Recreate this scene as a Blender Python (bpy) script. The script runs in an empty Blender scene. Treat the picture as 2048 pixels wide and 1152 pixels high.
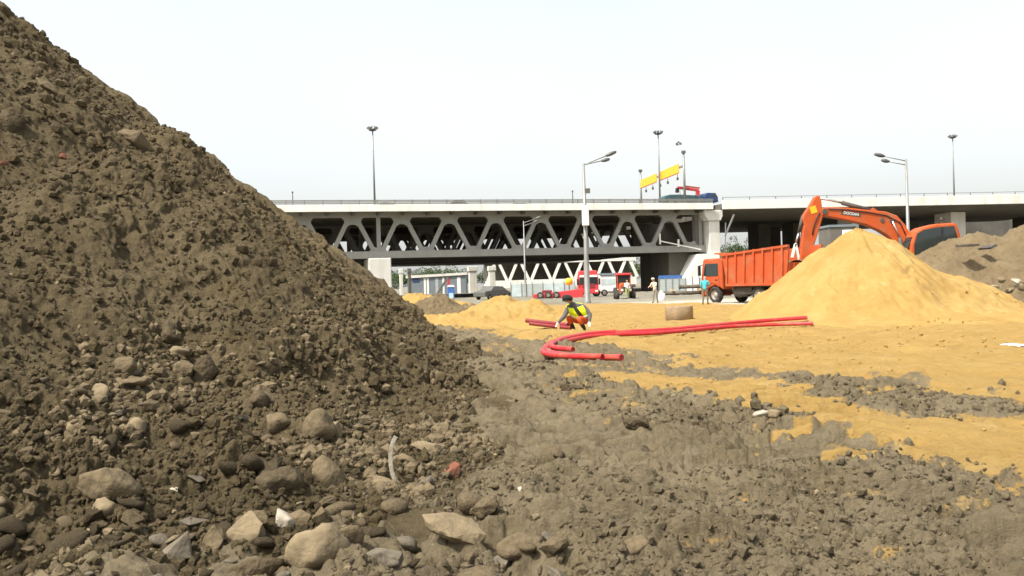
import bpy, bmesh, math, random
import numpy as np
from mathutils import Vector, Matrix, Euler, noise as mnoise
random.seed(7); rng = np.random.default_rng(11)
R_ = math.radians
sc = bpy.context.scene
col = bpy.context.collection
PI = math.pi

# ------------------------------------------------------------------ camera
F = 1774.0; CH = 1.5
cam = bpy.data.objects.new('camera', bpy.data.cameras.new('camera')); col.objects.link(cam)
cam.data.sensor_width = 36; cam.data.lens = 36 * F / 2048
cam.data.clip_end = 8000; cam.data.clip_start = .1
CR = Matrix.Rotation(R_(90 - .16), 3, 'X') @ Matrix.Rotation(R_(-1.7), 3, 'Z')
cam.matrix_world = Matrix.Translation((0, 0, CH)) @ CR.to_4x4()
sc.camera = cam
def ray(px, py): return CR @ Vector(((px - 1024) / F, (576 - py) / F, -1))
def at(px, py, Y):
    d = ray(px, py); return Vector((0, 0, CH)) + d * (Y / d.y)
def gnd(px, py, z=0.):
    d = ray(px, py); return Vector((0, 0, CH)) + d * ((z - CH) / d.z)

# ------------------------------------------------------------------ light
EL, AZ = R_(57), math.atan2(-.78, -.62)          # sun from the left, a little behind the camera
S = Vector((math.sin(AZ) * math.cos(EL), math.cos(AZ) * math.cos(EL), math.sin(EL)))
sun = bpy.data.objects.new('sun', bpy.data.lights.new('sun', 'SUN')); col.objects.link(sun)
sun.data.energy = 3.9; sun.data.angle = R_(.6); sun.data.color = (1, .95, .86)
sun.rotation_euler = S.to_track_quat('Z', 'Y').to_euler()
w = bpy.data.worlds.new('World'); sc.world = w; w.use_nodes = True
nt = w.node_tree; bg = nt.nodes['Background']
sky = nt.nodes.new('ShaderNodeTexSky'); sky.sky_type = 'NISHITA'; sky.sun_disc = False
sky.sun_elevation = EL; sky.sun_rotation = AZ % (2 * PI)
sky.dust_density = 6.0; sky.air_density = 1.2; sky.ozone_density = .6
hs = nt.nodes.new('ShaderNodeHueSaturation'); hs.inputs['Saturation'].default_value = .45
nt.links.new(sky.outputs[0], hs.inputs['Color']); nt.links.new(hs.outputs[0], bg.inputs[0])
bg.inputs[1].default_value = .12
wtc = nt.nodes.new('ShaderNodeTexCoord'); wsx = nt.nodes.new('ShaderNodeSeparateXYZ'); nt.links.new(wtc.outputs['Generated'], wsx.inputs[0])
wrp = nt.nodes.new('ShaderNodeValToRGB'); we = wrp.color_ramp.elements                       # bright thin overcast, thickest low down
we[0].position, we[1].position = .0, .75; we[0].color = (1, 1, .965, 1); we[1].color = (.12, .14, .16, 1)
wm = we.new(.30); wm.color = (.74, .82, .86, 1)
wm = we.new(.50); wm.color = (.30, .34, .37, 1)
wnz = nt.nodes.new('ShaderNodeTexNoise'); wnz.inputs['Scale'].default_value = 3.2; wnz.inputs['Detail'].default_value = 5; nt.links.new(wtc.outputs['Generated'], wnz.inputs['Vector'])
wma = nt.nodes.new('ShaderNodeMath'); wma.operation = 'MULTIPLY_ADD'; nt.links.new(wnz.outputs['Fac'], wma.inputs[0]); wma.inputs[1].default_value = .22; nt.links.new(wsx.outputs['Z'], wma.inputs[2])
wmb = nt.nodes.new('ShaderNodeMath'); wmb.operation = 'SUBTRACT'; nt.links.new(wma.outputs[0], wmb.inputs[0]); wmb.inputs[1].default_value = .11; nt.links.new(wmb.outputs[0], wrp.inputs['Fac'])
wml = nt.nodes.new('ShaderNodeMixRGB'); wml.blend_type = 'MULTIPLY'; wml.inputs[0].default_value = 1; nt.links.new(wrp.outputs[0], wml.inputs[1]); wml.inputs[2].default_value = (3.0, 3.0, 3.0, 1)
wad = nt.nodes.new('ShaderNodeMixRGB'); wad.blend_type = 'ADD'; wad.inputs[0].default_value = 1; nt.links.new(hs.outputs[0], wad.inputs[1]); nt.links.new(wml.outputs[0], wad.inputs[2])
nt.links.new(wad.outputs[0], bg.inputs[0])
sc.view_settings.view_transform = 'Standard'; sc.view_settings.look = 'None'
sc.view_settings.exposure = .7; sc.view_settings.gamma = 1

# ------------------------------------------------------------------ numpy noise
def _h(ix, iy, s):
    h = (ix.astype(np.int64) * 374761393 + iy.astype(np.int64) * 668265263 + s * 1442695041) & 0xffffffff
    h = ((h ^ (h >> 13)) * 1274126177) & 0xffffffff
    return (((h ^ (h >> 16)) & 0xffffff) / float(0xffffff))
def vn(x, y, s=0):
    ix, iy = np.floor(x), np.floor(y); fx, fy = x - ix, y - iy
    u, v = fx * fx * fx * (fx * (fx * 6 - 15) + 10), fy * fy * fy * (fy * (fy * 6 - 15) + 10)
    a, b, c, d = _h(ix, iy, s), _h(ix + 1, iy, s), _h(ix, iy + 1, s), _h(ix + 1, iy + 1, s)
    return (a + (b - a) * u + (c - a) * v + (a - b - c + d) * u * v) * 2 - 1
def fbm(x, y, f, o=4, s=0, g=.5):
    t, a = 0., 1.
    for k in range(o):
        t = t + a * vn(x * f + 17.3 * k, y * f - 9.1 * k, s + k); f *= 2.03; a *= g
    return t
def clods(x, y, cell, s=0, dens=.8):             # domes of soil scattered over a jittered grid, 0..1
    X, Y = x / cell, y / cell; ix, iy = np.floor(X), np.floor(Y); out = np.zeros_like(x)
    for dx in (-1, 0, 1):
        for dy in (-1, 0, 1):
            jx, jy = ix + dx, iy + dy
            r = .22 + .42 * _h(jx, jy, s + 3); on = _h(jx, jy, s + 4) < dens
            ex = X - jx - .15 - .7 * _h(jx, jy, s + 1); ey = Y - jy - .15 - .7 * _h(jx, jy, s + 2)
            a = _h(jx, jy, s + 5) * 6.28; q = .6 + .8 * _h(jx, jy, s + 6)
            ex, ey = (ex * np.cos(a) + ey * np.sin(a)) * q, (ey * np.cos(a) - ex * np.sin(a)) / q
            d2 = (ex * ex + ey * ey) / (r * r)
            out = np.maximum(out, np.where(on & (d2 < 1), np.sqrt(np.clip(1 - d2, 0, 1)) * r * 1.6, 0))
    return out
def sstep(a, b, x):
    t = np.clip((x - a) / (b - a), 0, 1); return t * t * (3 - 2 * t)
def smax(a, b, k):
    h = np.clip(.5 + .5 * (a - b) / k, 0, 1); return b + (a - b) * h + k * h * (1 - h)
def sdpoly(x, y, P):                              # signed distance, positive inside
    d = np.full_like(x, 1e9); ins = np.zeros(x.shape, bool); n = len(P)
    for i in range(n):
        ax, ay = P[i]; bx, by = P[(i + 1) % n]; ex, ey = bx - ax, by - ay
        t = np.clip(((x - ax) * ex + (y - ay) * ey) / (ex * ex + ey * ey + 1e-9), 0, 1)
        d = np.minimum(d, (x - ax - ex * t) ** 2 + (y - ay - ey * t) ** 2)
        c = (ay > y) != (by > y); ins ^= c & (x < (bx - ax) * (y - ay) / (by - ay + 1e-12) + ax)
    return np.where(ins, 1, -1) * np.sqrt(d)
def wp(pts): return [tuple(gnd(*p)[:2]) for p in pts]

# ------------------------------------------------------------------ terrain functions
SAND_MAIN = wp([(800, 610), (950, 604), (1400, 600), (1560, 606), (2300, 610), (2300, 815), (2000, 806), (1850, 782), (1760, 764),
                (1560, 738), (1400, 728), (1270, 704), (1190, 690), (1060, 678), (960, 662), (850, 640)])
SAND_STRIP = wp([(1170, 752), (1290, 738), (1420, 752), (1500, 764), (1600, 790), (1750, 832), (1900, 842), (2300, 880), (2300, 985), (2050, 968),
                 (1900, 935), (1760, 880), (1700, 848), (1560, 836), (1440, 828), (1370, 802), (1250, 785)])
SAND_DABS = [wp([(x - a, y), (x, y - b), (x + a, y), (x, y + b)]) for x, y, a, b in
             [(1350, 1118, 70, 26), (1490, 1075, 60, 22), (1500, 1000, 90, 22), (1340, 940, 60, 10), (1620, 1040, 90, 20), (1180, 800, 50, 10),
              (1560, 930, 60, 8), (1010, 700, 90, 8), (1130, 730, 110, 8), (1760, 1130, 50, 10), (1950, 800, 60, 8)]]
PALE = wp([(1190, 606), (1190, 596), (1500, 594), (1560, 600), (1500, 609)])
def masks(x, y):
    wob = .35 * fbm(x, y, .7, 4, 40) + .18 * fbm(x, y, 3.1, 3, 44)
    s1 = sdpoly(x, y, SAND_MAIN) + wob * 1.2
    s2 = sdpoly(x, y, SAND_STRIP) + wob * .75
    m = np.maximum(sstep(-.25, .35, s1), .95 * sstep(-.15, .3, s2))
    dab = np.zeros_like(x)
    for P in SAND_DABS:
        dab = np.maximum(dab, sstep(-.05, .12, sdpoly(x, y, P) + .50 * fbm(x, y, 2.9, 5, 61, .62) - .30))
    m = np.maximum(m, dab * .5)
    spr = sstep(.3, .8, fbm(x, y, 2.2, 5, 70, .6)) * sstep(-2.6, .2, np.maximum(s1, s2))   # soil and sand churned together near the edges
    m = np.maximum(m, spr * .75)
    m = m * (1 - .6 * sstep(.35, .8, fbm(x, y, 1.5, 5, 80, .6)) * sstep(.8, -.4, np.maximum(s1, s2 * 1.3)))
    pale = sstep(-.8, .8, sdpoly(x, y, PALE) + .8 * fbm(x, y, .6, 3, 90))
    far = sstep(60, 74, y + 3 * fbm(x, y, .12, 3, 95))
    m = m * (1 - far)
    return np.clip(m, 0, 1), np.clip(pale, 0, 1), far
RD = (gnd(2048, 1060) - gnd(1150, 800)).xy.normalized()
PITC = gnd(1098, 652); RIDC = gnd(1092, 672)
def ground_h(x, y):
    m, p, far = masks(x, y)
    r = np.hypot(x, y)
    rough = 1 - .78 * m
    h = .05 * fbm(x, y, .28, 3, 1) * (1 - far)
    h = h + rough * (.050 * fbm(x, y, .9, 3, 5) + .042 * fbm(x, y, 2.7, 4, 9, .55))
    cl = np.clip(.75 + .8 * fbm(x, y, .45, 3, 15), .25, 1.3)
    n4 = fbm(x * .7, y * 1.3, 2.6, 5, 17, .62); h = h + rough * (.034 * n4 + .03 * (sstep(-.04, .06, n4) - .5))
    h = h + rough * cl * (.05 * clods(x, y, .34, 100, .4) + .045 * clods(x, y, .15, 120, .45) + .028 * clods(x, y, .07, 140, .55))
    ru, rv = x * RD[0] + y * RD[1], -x * RD[1] + y * RD[0]                        # ruts running off to the right
    rn = fbm(ru * .22, rv * 1.5, 1., 3, 650); h = h + rough * (1 - far) * (.07 * rn + .06 * (sstep(-.05, .1, rn) - .5))
    # rib marks pressed by crawler tracks
    h0_ = .05 * fbm(x, y, .28, 3, 1) * (1 - far)
    for x0, x1, sl, per in ((.12, 1.15, .03, .40), (2.0, 3.1, .12, .42)):
        lx = x - sl * (y - 5); lane = sstep(x0 - .1, x0 + .15, lx) * sstep(x1 + .1, x1 - .15, lx) * sstep(4.5, 5.2, y) * sstep(13, 10, y)
        wv = np.sin((y + .05 * lx + .06 * fbm(x, y, 1.2, 2, 25)) * 2 * PI / per)
        h = h + lane * (.10 * np.clip(wv * 1.3, -.7, .7) - .02) - .25 * lane * (h - h0_)
    h = h + m * (.03 * fbm(x, y, .8, 4, 30, .6) + .012 * fbm(x, y, 4, 3, 33) + .05 * sstep(.0, .8, fbm(x, y, .5, 2, 36)) - .03 * clods(x, y, .55, 600, .3) + .012 * clods(x, y, .22, 620, .2))
    h = h + .05 * sstep(.3, .9, m) * np.exp(-((x - 2.6) ** 2 / 5 + (y - 11.6) ** 2 / 1.2))     # thick lip of the sand strip
    g = lambda c, sx, sy: np.exp(-((x - c[0]) / sx) ** 2 - ((y - c[1]) / sy) ** 2)
    h = h - .30 * g(PITC, 1.0, 1.3) + .22 * g(RIDC, .9, .8)
    return h * (1 - .6 * sstep(45, 70, y)) , m, p, far
MA = np.array([-13.1, 14.]); MD = np.array([-.135, .991]); ML = 27.; MH, MR, MT = 10., 12.3, .8
def mound_base(x, y):
    qx, qy = x - MA[0], y - MA[1]
    t = np.clip(qx * MD[0] + qy * MD[1], 0, ML)
    d = np.hypot(qx - MD[0] * t, qy - MD[1] * t)
    d = d + .50 * fbm(x, y, .33, 3, 200) + .16 * fbm(x, y, 1.0, 2, 204)
    core = MT * (MR - d)
    core = np.minimum(core, 7.5 + .3 * core)
    wid = .3 + 2.3 * sstep(12, 5, y)
    return smax(core, np.minimum(.17 * (MR + wid - d), 1.1), .35)
def mound_detail(x, y, h):
    amp = sstep(-.5, .5, h)
    n = fbm(x * .75 + y * .5, y * .35 - x * .5, .75, 4, 210)
    led = sstep(-.08, .12, n) - .5
    o = .17 * led * sstep(.9, 3.2, h)                      # broken ledges and slabs of the upper slope
    n2 = fbm(x, y, 1.5, 5, 214, .58); o = o + .10 * n2 + .05 * (sstep(-.03, .06, n2) - .5)
    gul = np.abs(fbm(x * 1.7 + .4 * y, y * .5, .30, 3, 218)); o = o - .12 * sstep(.10, .0, gul) * sstep(.6, 1.6, h)
    n3 = fbm(x, y, 3.7, 4, 226, .6); o = o + .03 * n3 + .02 * (sstep(-.02, .05, n3) - .5)
    cl = np.clip(.5 + .9 * fbm(x, y, .35, 3, 222), .1, 1.2)
    low = sstep(1.9, .2, h)
    o = o + cl * (.10 * clods(x, y, .62, 230, .3) + .085 * clods(x, y, .28, 240, .5) + .06 * clods(x, y, .13, 250, .65) + .035 * clods(x, y, .065, 260, .7)) * (1 + .3 * low)
    loc_ = np.clip(.62 + 1.0 * fbm(x, y, .24, 3, 280), .28, 1.05)
    return amp * ((.55 * loc_ + .25 * low) * o + .016 * fbm(x, y, 11, 3, 270, .65))
def mound_h(x, y, detail=True):
    h = mound_base(x, y)
    return h + 1.2 * mound_detail(x, y, h) if detail else h
def terrain(x, y):
    x, y = np.atleast_1d(np.asarray(x, float)), np.atleast_1d(np.asarray(y, float))
    return np.maximum(np.maximum(ground_h(x, y)[0], mound_h(x, y)), pile_h(x, y))
def pile_h(x, y):                                # the big sand cone, as smooth peaks
    H = np.full_like(x, -5.)
    for (px, py, h, sx, sy, rd) in PILE:
        d = np.sqrt(((x - px) / sx) ** 2 + ((y - py) / sy) ** 2 + rd * rd) - rd
        H = smax(h * (1 - d), H, .25)
    return H
pk = at(1718, 462, 31.)
PILE = [(pk.x, 31., pk.z + .08, 4.0, 4.3, .10), (pk.x + 1.3, 31.2, 1.95, 3.9, 3.8, .25), (pk.x + 3.4, 31.2, .5, 2.8, 2.8, .3), (pk.x + 1, 28.0, .35, 5, 2.4, .3)]
def hit(px, py):                                  # where the line of sight meets the built terrain
    d = np.array(ray(px, py)); d /= d[1]
    Y = np.concatenate([np.arange(2.5, 20, .03), np.arange(20, 70, .15)])
    P = np.array([0, 0, CH]) + Y[:, None] * d
    below = P[:, 2] < terrain(P[:, 0], P[:, 1])
    i = int(np.argmax(below)) if below.any() else len(Y) - 1
    return Vector(P[i])

# ------------------------------------------------------------------ materials
def mat(name, c, rough=.7, var=.12, scale=3., metal=0., bump=0., bscale=20., dirt=None, dirt_amt=.0, c2=None, spec=.4, streak=False):
    m = bpy.data.materials.new(name); m.use_nodes = True; n = m.node_tree.nodes; L = m.node_tree.links
    b = n['Principled BSDF']; b.inputs['Roughness'].default_value = rough; b.inputs['Metallic'].default_value = metal
    b.inputs['Specular IOR Level'].default_value = spec
    tc = n.new('ShaderNodeTexCoord')
    nz = n.new('ShaderNodeTexNoise'); nz.inputs['Scale'].default_value = scale; nz.inputs['Detail'].default_value = 6; nz.inputs['Roughness'].default_value = .65
    L.new(tc.outputs['Object'], nz.inputs['Vector'])
    rp = n.new('ShaderNodeValToRGB'); rp.color_ramp.elements[0].position = .3; rp.color_ramp.elements[1].position = .7
    k = lambda f: tuple(min(1, x * f) for x in c) + (1,)
    rp.color_ramp.elements[0].color = (tuple(c2) + (1,)) if c2 else k(1 - var)
    rp.color_ramp.elements[1].color = k(1 + var)
    L.new(nz.outputs['Fac'], rp.inputs['Fac']); out = rp.outputs[0]
    if dirt:
        n2 = n.new('ShaderNodeTexNoise'); n2.inputs['Scale'].default_value = scale * .6; n2.inputs['Detail'].default_value = 8; n2.inputs['Roughness'].default_value = .7
        mp = n.new('ShaderNodeMapping'); mp.inputs['Scale'].default_value = (2.2, 2.2, .16) if streak else (1, 1, 1)
        L.new(tc.outputs['Object'], mp.inputs['Vector']); L.new(mp.outputs[0], n2.inputs['Vector'])
        r2 = n.new('ShaderNodeValToRGB'); r2.color_ramp.elements[0].position = .5; r2.color_ramp.elements[1].position = .72
        r2.color_ramp.elements[1].color = (dirt_amt,) * 3 + (1,)
        L.new(n2.outputs['Fac'], r2.inputs['Fac'])
        mx = n.new('ShaderNodeMixRGB'); L.new(r2.outputs[0], mx.inputs['Fac']); L.new(out, mx.inputs[1]); mx.inputs[2].default_value = tuple(dirt) + (1,); out = mx.outputs[0]
    L.new(out, b.inputs['Base Color'])
    if bump:
        n3 = n.new('ShaderNodeTexNoise'); n3.inputs['Scale'].default_value = bscale; n3.inputs['Detail'].default_value = 6
        L.new(tc.outputs['Object'], n3.inputs['Vector'])
        bp = n.new('ShaderNodeBump'); bp.inputs['Strength'].default_value = bump; bp.inputs['Distance'].default_value = .05
        L.new(n3.outputs['Fac'], bp.inputs['Height']); L.new(bp.outputs[0], b.inputs['Normal'])
    return m
def soil_graph(m, sand_attr=False, soil=((.074, .056, .029), (.158, .122, .068)), sand=((.282, .178, .055), (.362, .240, .081)), only_sand=False, spots=True):
    m.use_nodes = True; n = m.node_tree.nodes; L = m.node_tree.links
    b = n['Principled BSDF']; b.inputs['Roughness'].default_value = .95; b.inputs['Specular IOR Level'].default_value = .12
    geo = n.new('ShaderNodeNewGeometry')
    def noise(sc_, det=6, ro=.6):
        z = n.new('ShaderNodeTexNoise'); z.inputs['Scale'].default_value = sc_; z.inputs['Detail'].default_value = det; z.inputs['Roughness'].default_value = ro
        L.new(geo.outputs['Position'], z.inputs['Vector']); return z.outputs['Fac']
    def ramp(f, p0, c0, p1, c1):
        r = n.new('ShaderNodeValToRGB'); e = r.color_ramp.elements
        e[0].position, e[1].position = p0, p1; e[0].color = tuple(c0) + (1,); e[1].color = tuple(c1) + (1,); L.new(f, r.inputs['Fac']); return r.outputs[0]
    def mix(f, a, c, mode='MIX'):
        x = n.new('ShaderNodeMixRGB'); x.blend_type = mode
        for i, s in ((0, f), (1, a), (2, c)):
            if isinstance(s, (int, float)): x.inputs[i].default_value = s
            elif isinstance(s, tuple): x.inputs[i].default_value = s + (1,)
            else: L.new(s, x.inputs[i])
        return x.outputs[0]
    big = noise(.8, 5); fine = noise(14, 8, .7)
    cs = ramp(big, .3, soil[0], .72, soil[1])
    cs = mix(ramp(fine, .35, (0,) * 3, .75, (.55,) * 3), cs, tuple(x * 1.35 for x in soil[1]))
    cs = mix(ramp(noise(5, 6, .7), .54, (0,) * 3, .7, (.6,) * 3), cs, tuple(x * .5 for x in soil[0]))
    cs = mix(ramp(noise(1.7, 4), .55, (0,) * 3, .75, (.5,) * 3), cs, (.115, .085, .036))
    if spots: cs = mix(ramp(noise(33, 2, .5), .73, (0,) * 3, .76, (.7,) * 3), cs, (.34, .29, .21))
    ca = ramp(noise(.9, 6, .65), .3, sand[0], .7, sand[1])
    ca = mix(ramp(noise(6, 8, .75), .55, (0,) * 3, .75, (.45,) * 3), ca, (.215, .13, .042))
    ca = mix(ramp(noise(.45, 5, .6), .55, (0,) * 3, .72, (.4,) * 3), ca, (.29, .215, .095))
    ca = mix(ramp(noise(2.3, 7, .7), .56, (0,) * 3, .74, (.6,) * 3), ca, (.43, .32, .15))
    if only_sand: c = ca
    elif sand_attr:
        at_ = n.new('ShaderNodeVertexColor'); at_.layer_name = 'mask'
        sp = n.new('ShaderNodeSeparateColor'); L.new(at_.outputs['Color'], sp.inputs[0])
        ad = n.new('ShaderNodeMath'); ad.operation = 'MULTIPLY_ADD'; L.new(noise(9, 8, .75), ad.inputs[0]); ad.inputs[1].default_value = 1.5; ad.inputs[2].default_value = -.75
        a2 = n.new('ShaderNodeMath'); a2.operation = 'ADD'; L.new(ad.outputs[0], a2.inputs[0]); L.new(sp.outputs[0], a2.inputs[1])
        mk = ramp(a2.outputs[0], .36, (0,) * 3, .60, (1,) * 3)
        c = mix(mk, cs, ca)
        c = mix(sp.outputs[1], c, ramp(noise(1.2), .3, (.34, .30, .23), .7, (.5, .46, .38)))
        c = mix(sp.outputs[2], c, ramp(noise(.5, 8), .3, (.15, .135, .10), .7, (.26, .24, .19)))
    else: c = cs
    L.new(c, b.inputs['Base Color'])
    h1 = n.new('ShaderNodeMath'); h1.operation = 'MULTIPLY_ADD'; L.new(noise(60, 4, .7), h1.inputs[0]); h1.inputs[1].default_value = .35
    L.new(noise(18, 8, .75), h1.inputs[2])
    bp = n.new('ShaderNodeBump'); bp.inputs['Strength'].default_value = .55 if only_sand else .9 if sand_attr else 1.; bp.inputs['Distance'].default_value = .035 if only_sand else .048 if sand_attr else .075
    L.new(h1.outputs[0], bp.inputs['Height']); L.new(bp.outputs[0], b.inputs['Normal'])
    return m
M = {}
M['ground'] = soil_graph(bpy.data.materials.new('churned_soil_and_sand'), True, soil=((.084, .066, .038), (.188, .152, .095)))
M['dirt'] = soil_graph(bpy.data.materials.new('brown_dirt'))
M['dirt_far'] = soil_graph(bpy.data.materials.new('dry_dirt'), soil=((.115, .084, .046), (.205, .157, .092)))
M['sand'] = soil_graph(bpy.data.materials.new('yellow_sand'), only_sand=True)
M['stone'] = mat('muddy_stone', (.135, .103, .060), .9, .35, 6, bump=.6, bscale=14, dirt=(.07, .055, .035), dirt_amt=.7, spec=.15)
M['stone_dark'] = mat('dark_clod', (.082, .063, .038), .95, .3, 8, bump=.8, bscale=18, spec=.1)
M['stone_grey'] = mat('grey_stone', (.14, .118, .085), .85, .3, 5, bump=.5, bscale=12, dirt=(.09, .07, .045), dirt_amt=.7, spec=.2)
M['stone_pale'] = mat('pale_stone', (.20, .155, .092), .85, .3, 6, bump=.5, bscale=12, dirt=(.11, .085, .05), dirt_amt=.9, spec=.2)
M['stone_white'] = mat('white_stone', (.36, .32, .25), .8, .25, 5, bump=.4, bscale=12, dirt=(.16, .13, .09), dirt_amt=.8, spec=.2)
M['brick'] = mat('red_brick', (.17, .058, .032), .9, .25, 9, bump=.4, dirt=(.12, .09, .055), dirt_amt=.7)
M['concrete'] = mat('pale_concrete', (.62, .60, .54), .8, .08, .6, bump=.15, bscale=6, dirt=(.42, .40, .34), dirt_amt=.6, streak=True)
M['fascia'] = mat('white_concrete', (.78, .77, .70), .7, .05, .5, dirt=(.5, .48, .40), dirt_amt=.6, streak=True)
M['under'] = mat('shade_darkened_concrete', (.125, .115, .095), .85, .2, .4, dirt=(.08, .075, .06), dirt_amt=.7, streak=True)  # concrete with under-bridge shade put into its base colour; streaks are stains
M['steel_grey'] = mat('grey_painted_steel', (.27, .265, .235), .6, .1, .7, dirt=(.19, .18, .15), dirt_amt=.4, streak=True)
M['steel_dark'] = mat('dark_painted_steel', (.10, .10, .09), .6, .1, .7)
M['steel_white'] = mat('white_painted_steel', (.72, .71, .64), .6, .06, .7, dirt=(.45, .43, .37), dirt_amt=.6, streak=True)
M['rail'] = mat('galvanised_rail', (.24, .24, .22), .5, .1, 2, metal=.3)
M['pole'] = mat('galvanised_pole', (.24, .24, .225), .5, .12, 2, metal=.3, dirt=(.25, .23, .2), dirt_amt=.4)
M['pole_dark'] = mat('dark_pole', (.11, .11, .10), .55, .1, 2, metal=.2)
M['orange'] = mat('orange_paint', (.44, .076, .013), .5, .14, 1.6, dirt=(.30, .14, .07), dirt_amt=.95, bump=.04, bscale=4)
M['orange_truck'] = mat('dusty_orange_paint', (.40, .068, .017), .55, .14, 1.4, dirt=(.33, .14, .07), dirt_amt=.95)
M['red'] = mat('red_paint', (.55, .045, .05), .45, .1, 1.5, dirt=(.35, .09, .07), dirt_amt=.5)
M['pipe'] = mat('red_plastic_pipe', (.50, .024, .032), .45, .12, 2, dirt=(.40, .17, .08), dirt_amt=.8)
M['pipe_dark'] = mat('dark_red_pipe', (.20, .02, .025), .5, .15, 2, dirt=(.2, .1, .06), dirt_amt=.5)
M['glass'] = mat('tinted_glass', (.02, .03, .03), .08, .1, 2, spec=.8)
M['glass_pale'] = mat('pale_glass', (.45, .52, .52), .2, .2, 1.2, spec=.6)
M['rubber'] = mat('black_rubber', (.025, .024, .022), .85, .2, 6, dirt=(.13, .11, .08), dirt_amt=.7)
M['rim'] = mat('dusty_rim', (.36, .33, .28), .6, .15, 5, metal=.3)
M['black'] = mat('black_plastic', (.02, .02, .02), .6, .1, 4)
M['chassis'] = mat('dirty_chassis', (.07, .062, .052), .75, .25, 4, dirt=(.17, .14, .1), dirt_amt=.6)
M['chrome'] = mat('polished_rod', (.6, .6, .6), .25, .03, 3, metal=.9)
M['yellow'] = mat('yellow_panel', (.78, .42, .02), .5, .06, 2)
M['yellow_lamp'] = mat('amber_plastic', (.85, .42, .02), .4, .05, 2)
M['white'] = mat('white_paint', (.76, .76, .72), .5, .05, 1.2, dirt=(.5, .48, .42), dirt_amt=.4)
M['blue'] = mat('blue_paint', (.05, .13, .36), .5, .12, 2)
M['navy'] = mat('dark_blue_paint', (.03, .055, .14), .5, .15, 2)
M['teal'] = mat('faded_teal_tarpaulin', (.055, .10, .11), .8, .2, 2)
M['cladding'] = mat('blue_grey_cladding', (.17, .20, .22), .6, .1, .8)
M['fence'] = mat('grey_green_sheet', (.36, .40, .38), .55, .12, .9, dirt=(.26, .26, .22), dirt_amt=.4)
M['wood'] = mat('raw_wood', (.52, .36, .16), .8, .2, 6)
M['rustpipe'] = mat('brown_steel_pipe', (.085, .068, .05), .7, .3, 2, dirt=(.16, .12, .08), dirt_amt=.6)
M['ring'] = mat('brown_concrete', (.26, .19, .115), .9, .2, 4, bump=.5, bscale=14, dirt=(.36, .25, .11), dirt_amt=.7)
M['leaf'] = mat('leaves', (.055, .085, .028), .75, .5, .9, spec=.2)
M['bark'] = mat('bark', (.09, .07, .05), .9, .2, 5)
M['skin'] = mat('skin', (.42, .24, .15), .6, .08, 8)
M['eye'] = mat('eye', (.02, .015, .01), .4, .05, 8)
M['lips'] = mat('lips', (.30, .11, .08), .6, .05, 8)
M['hivis'] = mat('high_visibility_yellow', (.66, .80, .01), .7, .08, 6)
M['reflect'] = mat('reflective_tape', (.62, .63, .62), .4, .05, 8)
M['sleeve'] = mat('grey_knit', (.105, .10, .105), .9, .25, 12)
M['workwear'] = mat('orange_workwear', (.52, .085, .02), .8, .15, 5)
M['cloth_dark'] = mat('black_cloth', (.022, .024, .022), .9, .3, 8)
M['cloth_white'] = mat('white_cloth', (.72, .70, .66), .85, .08, 8)
M['cloth_beige'] = mat('beige_cloth', (.58, .52, .40), .85, .1, 8)
M['cloth_grey'] = mat('grey_cloth', (.23, .21, .17), .9, .15, 8)
M['cloth_cyan'] = mat('turquoise_cloth', (.05, .42, .50), .85, .1, 8)
M['cloth_brown'] = mat('brown_cloth', (.16, .12, .085), .9, .15, 8)
M['cloth_green'] = mat('green_cloth', (.30, .36, .12), .9, .15, 8)
M['plastic_blue'] = mat('pale_blue_plastic', (.42, .58, .62), .4, .15, 9)

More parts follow.
